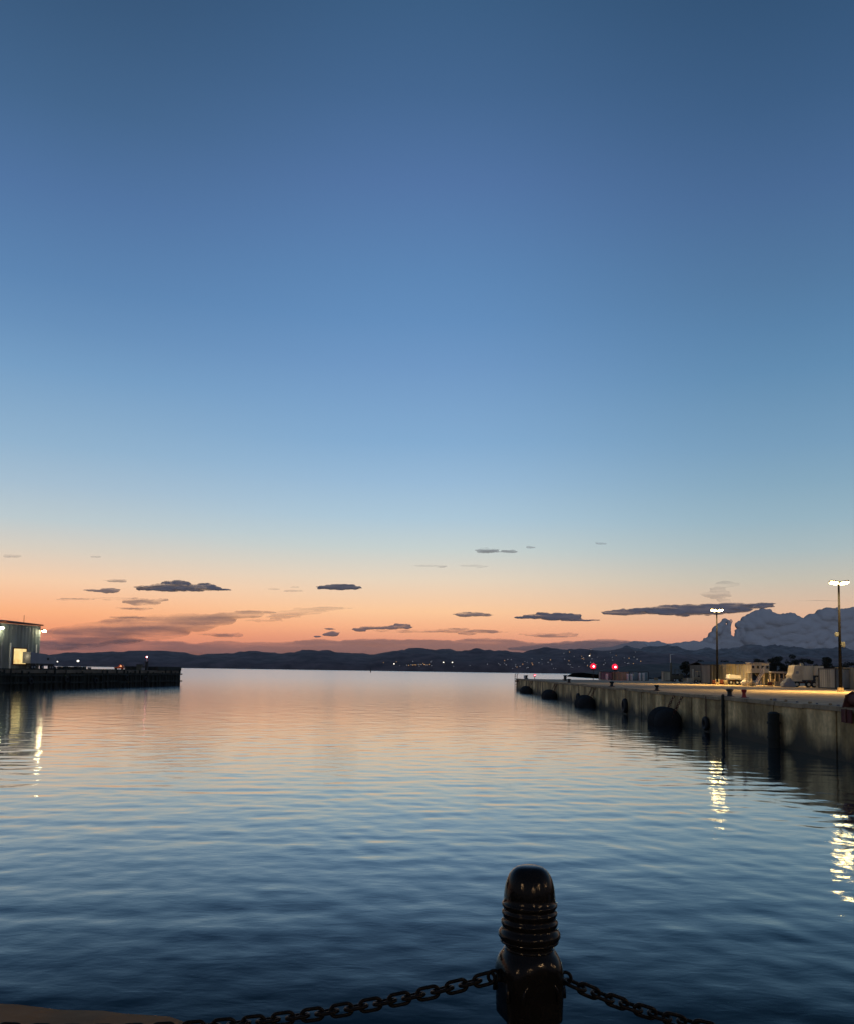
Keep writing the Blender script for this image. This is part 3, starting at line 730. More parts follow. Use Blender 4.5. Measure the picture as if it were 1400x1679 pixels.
# --- red marker lamps
def red_lamp(px, py, Y, label, r, name='red_beacon', base=DECK, group='red beacon lamps'):
    p = at(px, py, Y)
    o = thing(name, label, 'beacon', (p.x, Y, base), 0, group)
    h = p.z-base
    MB().cyl((0,0,0), (0,0,h-r*.8), .09, .07, 10).build('post', M['dark_steel'], o, True)
    l = MB().sph((0,0,h), r, 18, (1,1,1.1)).build('lens', M['red_halo'], o, True)  # oversized glowing sphere: the lamp's red halo is modelled into it
    MB().cyl((0,0,h-r*1.25), (0,0,h-r*.8), r*.6, r*.8, 14).build('housing', M['dark_steel'], o, True)
    MB().sph((0,-r*.78,h), r*.36, 14).build('bulb', M['red_core'], l, True)
    point((0,-r*1.6,h), (1,.05,.05), 60*r, r*.3, 'lamp_light', o)
red_lamp(972, 1093, 228, 'left of the two bright red beacons above the containers', .78)
red_lamp(1007.5, 1094, 226, 'right of the two bright red beacons above the containers', .78)
red_lamp(876, 1107.5, 226, 'low small red beacon near the far pier head', .3)

# --- containers and gear on the pier
def container(px0, px1, py0, Y, label, m, depth=2.5, doors=True, group='shipping containers on the right pier', name='container', base=DECK, dz=0):
    a = at(px0, py0, Y); b = at(px1, py0, Y); w = b.x-a.x; h = a.z-base-dz
    o = thing(name, label, 'container', ((a.x+b.x)/2, Y+depth/2, base+dz+.02), 0, group)
    MB().box((0,0,h/2+.06), (w-.12, depth-.12, h-.16)).build('body', M[m], o)
    mb = MB()
    for sx in (-1,1):
        for sy in (-1,1): mb.box((sx*(w/2-.06), sy*(depth/2-.06), h/2), (.14,.14,h))
    for sy in (-1,1):
        for z in (.08, h-.08): mb.box((0, sy*(depth/2-.055), z), (w-.2,.12,.15)); mb.box((sy*(w/2-.055), 0, z), (.11,depth-.2,.14))
    mb.build('frame', M['tan' if m in ('corr_tan','corr_cream') else 'dark_steel'], o)
    if doors:
        mb = MB(); n = 4
        for k in range(n): MB().cyl((-w/2+w*(k+.5)/n, -depth/2-.03, .2), (-w/2+w*(k+.5)/n, -depth/2-.03, h-.2), .035, None, 6).build('door_bar', M['galv'], o)
    return o
container(984, 1004, 1101.5, 229, 'dark mauve container leftmost of the far row under the red lights', 'corr_mauve')
container(1004.6, 1030, 1102, 228, 'tan container between the mauve and the teal ones in the far row', 'corr_tan')
container(1030.6, 1046, 1101.5, 228, 'teal grey container right of the tan one in the far row', 'corr_teal')
container(1046.6, 1063, 1101.5, 229, 'teal container rightmost of the far row', 'corr_teal')
# white standing gas bottles / barrels before the far row
def barrel(px, Y, label, h, r, m, group, name='barrel'):
    p = at(px, hor(px), Y)
    o = thing(name, label, 'barrel', (p.x, Y, DECK+.02), 0, group)
    MB().rings([[(q*math.cos(a), q*math.sin(a), z) for a in [2*math.pi*k/16 for k in range(16)]] for z, q in
                [(0,r*.96),(.03,r),(h*.33,r),(h*.35,r*1.04),(h*.37,r),(h*.64,r),(h*.66,r*1.04),(h*.68,r),(h-.03,r),(h,r*.94)]]).build('body', M[m], o, True)
    MB().cyl((r*.4,0,h+.001), (r*.4,0,h+.04), .05, None, 8).build('bung', M['dark_steel'], o)
    return o
for px, h, lb in ((994.5,1.6,'white upright drum in front of the dark mauve container'),(1048.5,2.0,'left white upright drum in front of the teal containers'),(1054.5,2.0,'right white upright drum in front of the teal containers'),(1029,1.7,'white upright drum in front of the tan container'),(1035,1.7,'white upright drum between tan and teal containers')):
    barrel(px, 226, lb, h, .32, 'white', 'white drums before the far containers')
container(1087.5, 1101, 1101.5, 214, 'small cream cabin box at the foot of the white mast', 'corr_cream', 2.0, False, name='cabin_box')
# white mast
def mast():
    p = at(1101.5, 1073, 216)
    o = thing('light_mast', 'slim white mast with a drooping lamp arm above the cream cabin', 'mast', (p.x, 217.5, DECK))
    h = p.z-DECK
    MB().cyl((0,0,0), (0,0,h), .13, .10, 10).build('pole', M['white'], o, True)
    MB().cyl((0,0,h-.05), (.75,0,h+.05), .08, None, 8).build('arm', M['white'], o, True)
    MB().box((.95,0,h), (.5,.3,.14), bev=.04).build('lamp_head', M['galv'], o)
mast()
# dark green forklift-like reach machine (1101-1117)
def loader(px, Y, label, s, body='olive', mastm='dark_steel', rz=0, hh=4.2, name='forklift'):
    p = at(px, hor(px), Y)
    o = thing(name, label, 'forklift', (p.x, Y, DECK+.01), rz)
    MB().box((0,0,.95*s), (2.3*s,1.3*s,.8*s), bev=.12*s).build('body', M[body], o)
    MB().box((.85*s,0,1.25*s), (.7*s,1.2*s,1.0*s), bev=.18*s).build('counterweight', M[body], o)
    mb = MB()
    for sx in (-.55,.55):
        for sy in (-.5,.5): mb.cyl((sx*s, sy*s, 1.3*s), (sx*s*.8, sy*s*.9, 2.6*s), .05*s)
    mb.box((0,0,2.62*s), (1.2*s,1.15*s,.07*s)); mb.build('roll_cage', M[mastm], o)
    mb = MB()
    for sy in (-.35,.35): mb.box((-1.3*s, sy*s, hh/2*s+.1), (.16*s,.12*s,hh*s))
    for z in (.5,.6*hh,hh*.98): mb.box((-1.3*s,0,z*s), (.1*s,.66*s,.12*s))
    mb.build('mast', M[mastm], o)
    for sy in (-.3,.3): MB().box((-1.85*s, sy*s, .22*s), (1.0*s,.12*s,.06*s)).build('fork', M['dark_steel'], o)
    for sx in (-.8,.8):
        for sy in (-.62,.62):
            w = MB().cyl((sx*s, (sy-.12)*s, .38*s), (sx*s, (sy+.12)*s, .38*s), .38*s, None, 18).build('wheel', M['rubber'], o, True)
            MB().cyl((sx*s, (sy-.14)*s, .38*s), (sx*s, (sy+.14)*s, .38*s), .18*s, None, 12).build('rim', M['galv'], w)
    MB().box((.05*s,0,1.5*s), (.5*s,.5*s,.25*s), bev=.05*s).build('seat', M['rubber'], o)
    return o
loader(1110, 206, 'dark olive forklift with raised mast beside the cream cabin', 1.15, 'olive', 'olive', 0, 3.9)
loader(1145, 186, 'cream forklift with a pale mast in the gap left of the containers', .95, 'tan', 'cream', 0, 3.0)
# hooked hose stand 1155-1165
def hose():
    p = at(1157, hor(1157), 178)
    o = thing('loading_arm', 'pale hooked pipe loading arm left of the olive container', 'pipe', (p.x, 178, DECK))
    pts = [(0,0,0),(0,0,1.6),(.5,0,3.0),(.9,0,3.2),(1.25,0,2.9),(1.3,0,1.9)]
    mb = MB()
    for a, b in zip(pts, pts[1:]): mb.cyl(a, b, .14, None, 10); mb.sph(b, .14, 10)
    mb.build('pipe', M['white'], o, True)
    MB().cyl((0,0,.02), (0,0,.5), .4, None, 14).build('pedestal', M['olive'], o)
    MB().cyl((1.3,0,1.9), (1.3,0,1.6), .2, None, 12).build('nozzle', M['dark_steel'], o)
hose()
container(1164, 1190, 1090, 172, 'olive grey container left one of the stacked pair behind the pole', 'corr_olive', 6.0)
container(1190.6, 1211, 1089, 168, 'tan container joined to the right side of the olive one', 'corr_tan', 6.0)
container(1211.6, 1229, 1089.5, 166, 'cream ribbed container left of the white stilted cabin', 'corr_cream', 6.0)
# small items at the foot of the containers
for i, (px, Y, h, m, lb) in enumerate([(1170,165,.8,'rust','rusty barrel at the foot of the olive container, left one'),(1176,164,1.0,'cream','cream barrel at the foot of the olive container'),
        (1183,163,.9,'rust','rusty barrel at the foot of the olive container, right one'),(1189,164,.8,'tan','tan barrel where olive and tan containers meet')]):
    barrel(px, Y, lb, h, .36, m, 'barrels before the containers')
# white flatbed trailer with a tarped load (1192-1212)
def flatbed():
    a = at(1192, 1104, 160); b = at(1213, 1104, 160); w = b.x-a.x
    o = thing('flatbed_trailer', 'white topped flatbed trailer standing before the tan container', 'trailer', ((a.x+b.x)/2, 160, DECK))
    MB().box((0,0,1.12), (w,1.9,.22), bev=.03).build('bed', M['galv'], o)
    MB().prism([(-w/2,-.9,1.24),(w/2-.1,-.9,1.24),(w/2-.25,-.9,1.75),(-w/2+.15,-.9,1.95)], (0,1.8,0)).build('tarpaulin', M['white'], o)
    for sx in (-.35,.15,.42): 
        wv = MB().cyl((sx*w,-.9,.45), (sx*w,-.6,.45), .45, None, 18).build('wheel', M['rubber'], o, True)
        MB().cyl((sx*w,-.92,.45), (sx*w,-.6,.45), .2, None, 12).build('rim', M['galv'], wv)
    MB().box((0,.1,.75), (w*.8,.5,.4)).build('chassis', M['rust'], o)
flatbed()
# sacks
def sack(px, Y, s, label, m='white'):
    p = at(px, hor(px), Y)
    mb = MB().sph((0,0,s*.42), s*.5, 18, (1.15,.9,.9)).sph((.05*s,0,s*.82), s*.2, 12, (1,1,.9))
    o = mb.build('bulk_sack', M[m], None, True); o.location = (p.x, Y, DECK-.02)
    t = bpy.data.textures.new('sack_folds', 'CLOUDS'); t.noise_scale = s*.4
    sb = o.modifiers.new('s', 'SUBSURF'); sb.levels = 1; sb.render_levels = 1
    d = o.modifiers.new('d', 'DISPLACE'); d.texture = t; d.strength = s*.18
    tag(o, label, 'sack', 'bulk sacks on the pier')
sack(1221, 150, 1.25, 'bright white bulk sack left of the stilted cabin')
sack(1228, 149, .9, 'small tan bulk sack under the cabin stair, left one', 'cream')
sack(1233, 146, .95, 'small tan bulk sack at the foot of the cabin stair, right one', 'tan')
# person near the stair: low figures are too small in the photo to be sure of, left as sacks
# stilted cabin with stair
def stilt_cabin():
    Y = 147; a = at(1230.5, 1087.5, Y); b = at(1262, 1087.5, Y); w = b.x-a.x; h = a.z-DECK
    o = thing('stilt_cabin', 'cream two storey cabin on steel legs with a diagonal stair', 'cabin', ((a.x+b.x)/2, Y+1.2, DECK))
    mid = h*.60; d = 2.4
    MB().box((0,0,(mid+h)/2), (w-.2,d-.2,h-mid-.1)).build('body', M['corr_cream'], o)
    MB().box((0,0,h+.05), (w+.1,d+.1,.12)).build('roof', M['galv'], o)
    MB().box((0,-.2,mid-.02), (w+.05,d+.5,.12)).build('platform', M['cream'], o)
    for sx in (-1,1):
        for sy in (-1,1): MB().box((sx*(w/2-.1), sy*(d/2-.1), mid/2), (.17,.17,mid-.16)).build('leg', M['cream'], o)
    for k in range(4):
        f = MB().box((-w/2+.42+k*(w-.84)/3, -d/2+.08, (mid+h)/2+.12), (.55,.06,.62)).build('window', M['galv'], o)
        MB().box((-w/2+.42+k*(w-.84)/3, -d/2+.045, (mid+h)/2+.12), (.44,.04,.5)).build('pane', M['dark_glass'], f)
    mb = MB()
    A = Vector((.25,-d/2-.35,mid)); B = Vector((-1.05,-d/2-.35,.05))
    for sy in (0,.7): mb.cyl(A+Vector((0,sy-.35,0)), B+Vector((0,sy-.35,0)), .08, None, 8)
    for k in range(9):
        q = A.lerp(B, (k+.5)/9); mb.box((q.x,q.y,q.z), (.26,.7,.05))
    mb.cyl(A+Vector((0,-.35,.9)), B+Vector((0,-.35,.9)), .045, None, 8)
    for t_ in (0,.5,1): q = A.lerp(B, t_)+Vector((0,-.35,0)); mb.cyl(q, q+Vector((0,0,.9)), .04, None, 8)
    mb.build('stair', M['white'], o)
    mb = MB()
    mb.cyl((-.1, d/2-.2, .1), (w/2-.15, d/2-.2, mid-.2), .06); mb.cyl((w/2-.15, d/2-.2, .1), (-.1, d/2-.2, mid-.2), .06)
    for k in range(3): mb.box((.15+k*.42, .2, mid*.45), (.09,.09,mid*.8))
    mb.build('brace', M['tan'], o)
stilt_cabin()
def shed():
    Y = 152; a = at(1262.5, 1100.5, Y); b = at(1293, 1100.5, Y); w = b.x-a.x; h = a.z-DECK
    o = thing('open_shed', 'low open sided shed with pale flat roof beside the stilted cabin', 'shed', ((a.x+b.x)/2, Y+2, DECK))
    MB().prism([(-w/2,-2,h-.32),(w/2,-2,h-.42),(w/2,-2,h-.12),(-w/2,-2,h+.02)], (0,4,0)).build('roof', M['grey'], o)
    for k in range(5): MB().box((-w/2+.12+k*(w-.24)/4, -1.9, (h-.45)/2), (.14,.14,h-.46)).build('post', M['tan'], o)
    MB().box((0,1.9,(h-.45)/2), (w-.1,.1,h-.5)).build('back_wall', M['olive'], o)
    MB().box((-.6,.2,.6), (.9,.9,1.2), bev=.05).build('crate_shelf', M['tan'], o)
    for k in range(2): MB().cyl((.35+k*.4,-1.2,0), (.35+k*.4,-1.2,1.4), .14, None, 12).build('cylinder_rack', M['grey'], o, True)
shed()
# tarpaulin-covered mound (1283-1302)
def mound():
    p = at(1293, hor(1293), 139)
    mb = MB().sph((0,0,0), 1, 24, (1.15,1.3,1.55)).box((0,0,.4), (2.2,2.0,.9), bev=.2)
    o = mb.build('covered_reel', M['grey'], None, True); o.location = (p.x, 139, DECK+.0)
    r = o.modifiers.new('r', 'REMESH'); r.mode = 'VOXEL'; r.voxel_size = .07; r.use_smooth_shade = True
    t = bpy.data.textures.new('tarp', 'CLOUDS'); t.noise_scale = .5
    d = o.modifiers.new('d', 'DISPLACE'); d.texture = t; d.strength = .22
    tag(o, 'rounded grey tarpaulin covered load beside the white truck', 'covered load')
mound()
# white box truck / pump unit 1297-1335 + upper block to 1352
def truck():
    Y = 138; x0 = at(1299, 1100, Y).x; x1 = at(1352, 1100, Y).x; w = x1-x0
    top = at(1320, 1091, Y).z - DECK
    o = thing('truck', 'cream service truck with stacked boxy body and jagged front', 'truck', (x0, Y+1.2, DECK))
    MB().prism([(.0,-1.2,.95),(1.5,-1.2,.95),(1.5,-1.2,top-.1),(.9,-1.2,top),(.35,-1.2,top-.15),(.15,-1.2,2.3),(-.15,-1.2,1.9)], (0,2.3,0)).build('cab', M['cream'], o)
    MB().prism([(.5,-1.22,2.2),(1.0,-1.22,2.2),(1.0,-1.22,2.6),(.6,-1.22,2.6)], (0,.04,0)).build('side_window', M['grey'], o)
    MB().box((2.45,0,(top+1.1)/2), (1.8,2.3,top-1.25), bev=.06).build('front_box', M['corr_cream'], o)
    MB().box((4.25,0,top-.85), (1.7,2.3,1.55), bev=.06).build('rear_box', M['corr_cream'], o)
    MB().box((1.9,-.3,top+.05), (.5,.5,.6), bev=.12).build('roof_hatch', M['cream'], o)
    MB().box((1.8,0,.78), (4.0,1.6,.3)).build('chassis', M['rust'], o)
    for k in range(5): MB().box((.5+k*.72,-1.14,1.02), (.5,.08,.2)).build('side_locker', M['rust'] if k % 2 else M['dark_steel'], o)
    for x in (.7,2.6,3.5):
        wv = MB().cyl((x,-1.2,.48), (x,-.85,.48), .48, None, 20).build('wheel', M['rubber'], o, True)
        MB().cyl((x,-1.23,.48), (x,-.85,.48), .24, None, 14).build('rim', M['cream'], wv)
    MB().prism([(-.35,-1.2,.05),(.1,-1.2,.05),(.35,-1.2,.75),(.0,-1.2,.75)], (0,1.0,0)).build('step', M['white'], o)
truck()
# board fence 1335-1372
def boards():
    Y = 133; x0 = at(1337, 1110, Y).x; x1 = at(1372, 1110, Y).x; w = x1-x0; h = at(1350,1109.5,Y).z-DECK
    o = thing('board_fence', 'pale upright board fence between the truck and the grey container', 'fence', (x0, Y, DECK))
    n = 13; r = random.Random(4)
    for k in range(n):
        MB().box(((k+.5)*w/n, 0, h/2+r.uniform(-.06,.03)), (w/n*.72,.06,h-.05), bev=.02).build('board', M['white'] if (k > 7 and k % 2) else M['cream'], o)
    for z in (.35, h-.35): MB().box((w/2,.08,z), (w,.08,.12)).build('rail', M['tan'], o)
boards()
container(1369, 1397, 1096, 127, 'large plain grey container at the right frame edge', 'corr_grey', 5.5, False)
container(1397.8, 1440, 1095, 126, 'cream container cut by the right frame edge', 'corr_cream', 5.5)
# dark shed strip behind (roofline 1155-1240)
def warehouse():
    Y = 200; a = at(1150, 1087, Y); b = at(1236, 1086, Y); w = b.x-a.x; h = a.z-DECK
    o = thing('warehouse', 'long dark roofed warehouse behind the container row', 'warehouse', ((a.x+b.x)/2, Y+5, DECK))
    MB().box((0,0,h/2-.25), (w-.6,10,h-.5)).build('wall', M['olive'], o)
    MB().prism([(-w/2,-5.3,h-.5),(w/2,-5.3,h-.5),(w/2-.5,0,h+.2),(-w/2+.5,0,h+.2)], (0,0,.15)).prism([(-w/2,5.3,h-.5),(w/2,5.3,h-.5),(w/2-.5,0,h+.21),(-w/2+.5,0,h+.21)], (0,0,.14)).build('roof', M['roof'], o)
warehouse()
# crates scattered (far deck clutter)
for i, (px, Y, s, m, lb) in enumerate([(861,226,.9,'white','white painted crate near the pier head'),(1262,143,.7,'rust','rusty crate by the right leg of the stilted cabin'),(1075,222,.8,'tan','tan crate right of the teal containers'),
        (1122,204,.9,'tan','tan crate right of the olive forklift'),(1130,190,1.0,'cream','cream crate left of the cream forklift'),(1276,146,.8,'tan','tan crate before the open shed')]):
    p = at(px, hor(px), Y)
    o = thing('crate', lb, 'crate', (p.x, Y, DECK+.02), random.uniform(-.4,.4), 'crates on the right pier')
    MB().box((0,0,s*.5+.06), (s*.94,s*.94,s*.9)).build('body', M[m], o)
    mb = MB()
    for z in (.12, .5, .88):
        for q in (-1, 1): mb.box((0, q*s*.49, s*z+.06), (s,.04,s*.12)); mb.box((q*s*.49, 0, s*z+.06), (.04,s*.94,s*.12))
    mb.build('slats', M[m], o)

# --- trees behind the right pier
def tree(px, py, Y, wpx, label, seed, base=1.0):
    top = at(px, py, Y); h = (top.z-base)*1.1; rx = wpx/2*Y/F; r = random.Random(seed)
    o = thing('tree', label, 'tree', (top.x, Y, base), 0, 'dark trees behind the right pier')
    mb = MB().cyl((0,0,-2), (0,0,h*.6), h*.035, h*.02, 9)
    for k in range(7):
        a = r.uniform(0, 6.28); mb.cyl((0,0,h*r.uniform(.2,.45)), (math.cos(a)*rx*.6, math.sin(a)*rx*.6, h*r.uniform(.5,.8)), h*.016, h*.006, 6)
    mb.build('trunk', M['bark'], o)
    bm = bmesh.new()
    cl = []
    for k in range(26):
        a = r.uniform(0, 6.28); q = r.random()**.5*.85; z = r.uniform(.28, .92)
        ww = math.sin(min(1, (1-z)*1.7+.15)*math.pi/2)
        cl.append((math.cos(a)*q*rx*ww, math.sin(a)*q*rx*ww, z*h, r.uniform(.2,.36)*rx))
    for (cx, cy_, cz, cr) in cl:
        for k in range(120):
            v = Vector((r.gauss(0,1), r.gauss(0,1), r.gauss(0,1))).normalized()*cr*r.random()**.35
            c = Vector((cx, cy_, cz)) + Vector((v.x, v.y, v.z*.8))
            s = r.uniform(.4,.8)*max(.6, rx*.1)
            n1 = Vector((r.gauss(0,1), r.gauss(0,1), r.gauss(0,1))).normalized(); n2 = n1.orthogonal().normalized()*s; n3 = n1.cross(n2).normalized()*s*.6
            bm.faces.new([bm.verts.new(c+n2), bm.verts.new(c+n3), bm.verts.new(c-n2), bm.verts.new(c-n3)])
    me = bpy.data.meshes.new('crown'); bm.to_mesh(me); bm.free(); me.materials.append(M['leaf'])
    c = bpy.data.objects.new('crown', me); COL.objects.link(c); c.parent = o
T = [(1125,1087,400,26,'round dark tree behind the olive forklift'),(1146,1086,420,24,'round dark tree above the cream forklift'),
     (1184,1086,430,34,'low dark tree peeking over the olive container'),(1243,1083,400,36,'dark tree directly behind the stilted cabin'),(1272,1080,400,34,'dark tree right of the stilted cabin'),(1304,1077,390,38,'tallest dark tree behind the cream truck'),
     (1328,1084,400,28,'low dark tree between the truck and taller trees'),(1358,1081,380,34,'dark tree left of the nearer floodlight pole'),(1392,1088,380,34,'dark tree behind the grey container'),(1214,1086,420,30,'dark tree behind the cream ribbed container')]
for i, (px, py, Y, w, lb) in enumerate(T): tree(px, py, Y, w, lb, 30+i)
land = MB().prism([(72,345,-2),(300,345,-2),(420,640,-2),(140,640,-2)], (0,0,3.1)).build('shore_ground', M['olive']); tag(land, kind='structure')

# ------------------------------------------------------------------ town lights on the hills
def house(px, py, Y, wm, lb, group, s=1.0):
    hit = None
    for k in range(14):                       # the first piece of hillside seen there
        d = ray(px, py+k*.6); hits = [h for h in (t.ray_cast(Vector((0,0,CZ)), d)[0] for t in HT) if h]
        if hits: hit = min(hits, key=lambda h: h.y); break
    if hit is None or hit.z < .5: return None
    if hit.y > 7000: s *= 1.5
    o = thing('house', lb, 'house', (hit.x, hit.y-3, hit.z-2*s), 0, group)
    MB().box((0,0,3*s), (9*s,8*s,6*s)).build('wall', M['house_wall'], o)
    MB().prism([(-5*s,-4.6*s,6*s),(5*s,-4.6*s,6*s),(5*s,0,8.6*s),(-5*s,0,8.6*s)], (0,0,.3)).prism([(-5*s,4.6*s,6*s),(5*s,4.6*s,6*s),(5*s,.0,8.61*s),(-5*s,.0,8.61*s)], (0,0,.3)).build('roof', M['roof'], o)
    w = MB().box((0,-4.05*s,3.8*s), (4.2*s,.12,3.6*s)).build('window', M[wm], o)
    return o
rh = random.Random(21)
def surfY(px, py):
    """distance at which the hillside is seen at this pixel (front slope of the near hills)"""
    ry = np.interp(px, [p[0] for p in P1], [p[1] for p in P1]); f = max(0, min(1, (hor(px)-py)/(hor(px)-ry)))
    return 5200 - 900*(1-f**1.6)*1.0 - 40
bright = [(646.5,1089.5,'win_white','bright white lit house at the left end of the shore lights'),(726.5,1087,'win_white','left of two bright white lit houses on the centre shore'),(741,1087,'win_white','right of two bright white lit houses on the centre shore'),
          (965.5,1076,'win_white','bright white lit house above the left red beacon'),(1043.5,1081.5,'win_pale','lone pale lit house on the far slope right of the beacons'),(968,1062,'win_pale','pale lit house highest on the ridge')]
for px, py, m, lb in bright: house(px, py, surfY(px, py), m, lb, 'lit houses on the hills', 1.3 if m == 'win_white' else 1.0)
for i in range(13):
    px = 668+i*3.0+rh.uniform(-1,1); py = 1091-(i/13)*1.5+rh.uniform(-1.2,1)
    house(px, py, surfY(px, py), rh.choice(['win_warm','win_warm','win_pale']), 'warm lit house in the close row on the centre shore', 'row of warm lit shore houses', .85)
for i in range(92):
    px = rh.uniform(815, 1050) if i > 14 else rh.uniform(620, 800); 
    py = rh.uniform(1068.5+ (0 if px > 880 else 12), 1098)
    if px < 800: py = rh.uniform(1084, 1094)
    house(px, py, surfY(px, py), rh.choice(['win_pale','win_pale','win_pale','win_warm']), 'small dim lit house among many on the hillside above the pier' if px >= 800 else 'small dim lit house near the centre shore', 'dim lit houses on the hillside' if px >= 800 else 'dim lit houses near the centre shore', rh.uniform(.55,.9))

# spar buoy
def spar():
    p = at(608, 1103.4, 1500)
    o = thing('channel_marker', 'thin dark channel marker post alone in the open water', 'marker post', (p.x, 1500, 0))
    MB().cyl((0,0,-1), (0,0,6.6), .75, .5, 10).build('post', M['dark_steel'], o, True)
    MB().cyl((0,0,6.6), (0,0,7.6), .9, .2, 10).build('topmark', M['dark_steel'], o, True)
spar()

# ------------------------------------------------------------------ left pier
LD = 3.95
A0 = Vector((-80.5, 158, 0)); A1 = Vector((-66.3, 227, 0)); ldir = (A1-A0).normalized(); lang = math.atan2(ldir.y, ldir.x)
def lp(s, off, z=0):                      # s metres along the left pier from A0, off metres inland
    n = Vector((-ldir.y, ldir.x, 0)); return A0 + ldir*s + n*off + Vector((0,0,z))
LL = (A1-A0).length
def s_at(px, off=0):                      # position along the left pier seen at picture column px
    d = ray(px, hor(px)); n = Vector((-ldir.y, ldir.x, 0)); B = A0 + n*off
    det = ldir.x*(-d.y) + d.x*ldir.y
    return ((-B.x)*(-d.y) + d.x*(-B.y))/det
LL = s_at(297, 0)
def left_pier():
    t = thing('pier', 'low dark piled pier jutting in from the left', 'pier', A0, lang)
    MB().box((LL/2-30, 5.5, LD-.35), (LL+60, 11, .7)).build('deck', M['conc_quay'], t)
    MB().box((LL/2-30, 5.6, 1.2), (LL+59.6, 10.4, 4.1)).build('wall', M['timber'], t)
    mb = MB(); s = -40; r = random.Random(9)
    while s < LL:
        q = r.uniform(-.15,.12); mb.cyl((s, q-.1, -2), (s+r.uniform(-.12,.12), q-.05, LD-.2+r.uniform(-.9,.3)), r.uniform(.16,.36), .2, 9); s += r.uniform(.4, 2.1)
    mb.build('pile_row', M['timber'], t)
    mb = MB()
    for k in range(20):
        a_ = LL-3.0-k*6.2; mb.box((a_, -.42, 2.9+r.uniform(-.12,.12)), (5.9, .22, .34)); mb.box((a_, -.42, 1.3+r.uniform(-.15,.15)), (5.9, .2, .3))
    mb.build('waling', M['timber'], t)
    for k in range(6):
        mt = Matrix.Rotation(math.pi/2, 4, 'X'); MB().torus((-4+k*12+r.uniform(-3,3), -.68, 1.9+r.uniform(-.4,.4)), .5, .2, mt, 20, 8).build('tyre', M['rubber'], t, True)
    MB().box((LL-6.2, 4.5, LD+.45), (12.3, 9.4, .98), bev=.05).build('head_block', M['timber'], t)
    MB().box((LL+.25, .9, 1.9), (.6, .5, .8), bev=.1).build('end_fender', M['rubber'], t)
    mb = MB()
    for k in range(16): mb.box((k*3.1+2, .3, LD+.1), (2.6,.3,.22))
    mb.build('kerb_beam', M['timber'], t)
left_pier()
def s_at(px, off=0):                      # position along the left pier seen at picture column px
    d = ray(px, hor(px)); n = Vector((-ldir.y, ldir.x, 0)); B = A0 + n*off
    # B + ldir*s = d*t
    det = ldir.x*(-d.y) + d.x*ldir.y
    return ((-B.x)*(-d.y) + d.x*(-B.y))/det
def left_building():
    # long corrugated shed, its waterside wall follows the pier
    t = thing('shed_building', 'grey green corrugated harbour shed with a glowing doorway', 'building', lp(0, 0, LD), lang)
    s0, s1, o0, o1 = -70.0, s_at(64, 3.2), 3.2, 10.8; h = at(64, 1024.5, lp(s_at(64, 3.2), 3.2).y).z - LD - .3
    # find length so the far corner is seen at px 64
    MB().box(((s0+s1)/2, (o0+o1)/2, h/2), (s1-s0, o1-o0, h)).build('wall', M['corr_green'], t)
    MB().prism([(s0-.3,o0-.35,h+.02),(s0-.3,o1+.35,h+.9),(s0-.3,o1+.35,h+1.2),(s0-.3,o0-.35,h+.34)], (s1-s0+.7,0,0)).build('roof', M['rust'], t)
    dx = (s_at(22,3.1)+s_at(42,3.1))/2; dw = s_at(42,3.1)-s_at(22,3.1)
    fr = MB().box((dx,o0-.04,2.6), (dw+.5,.12,3.5)).build('door_frame', M['rust'], t)
    MB().box((dx,o0-.12,2.6), (dw,.06,3.0)).build('pane', M['doorway'], fr)
    for k in range(10):
        x = s1-1.2-k*2.6
        if abs(x-dx) > dw*.62: MB().box((x,o0-.08,2.6), (.28,.16,5.2)).build('buttress', M['white'] if k % 3 == 0 else M['grey'], t)
    MB().cyl((s1-4,o0+1,h+.4), (s1-4,o0+1,h+2.0), .05, None, 6).build('antenna', M['dark_steel'], t)
    for x, sgn in ((s1+.3, 1), (s_at(-5, 3.2), 0)):
        l = MB().box((x,o0-.45,h-.75), (.9,.5,.35), bev=.08).build('wall_lamp', M['dark_steel'], t)
        MB().box((x+.1,o0-.55,h-1.0), (.85,.6,.34), bev=.1).build('lens', M['wall_lamp'], l)
        point((x+.1,o0-1.2,h-1.3), (1,.92,.62), 260, .25, 'lamp_light', t)
    return t
lb_ = left_building()
point(lp(s_at(32,3.1), 1.4, LD+2.6), (1,.8,.45), 60, .6, 'doorway_light')
def left_trailer():
    t = thing('box_trailer', 'grey box trailer on wheels with sloping end right of the glowing doorway', 'trailer', lp(s_at(43, 1.6), 1.6, LD), lang)
    L_ = s_at(87, 1.6)-s_at(43, 1.6)
    MB().prism([(0,-.9,1.25),(L_-.8,-.9,1.25),(L_,-.9,1.6),(L_-.4,-.9,2.5),(L_-3.5,-.9,3.15),(0,-.9,3.5)], (0,1.8,0)).build('body', M['trailer_grey'], t)
    MB().box((L_*.5,0,1.1), (L_*.85,1.3,.22)).build('chassis', M['dark_steel'], t)
    for x in (L_*.08,L_*.17,L_*.45,L_*.75,L_*.84):
        w = MB().cyl((x,-.9,.5), (x,-.6,.5), .5, None, 16).build('wheel', M['rubber'], t, True)
        MB().cyl((x,-.92,.5), (x,-.6,.5), .22, None, 10).build('rim', M['grey'], w)
    MB().box((L_-3,-.93,2.2), (.6,.06,.5)).build('vent', M['dark_steel'], t)
left_trailer()
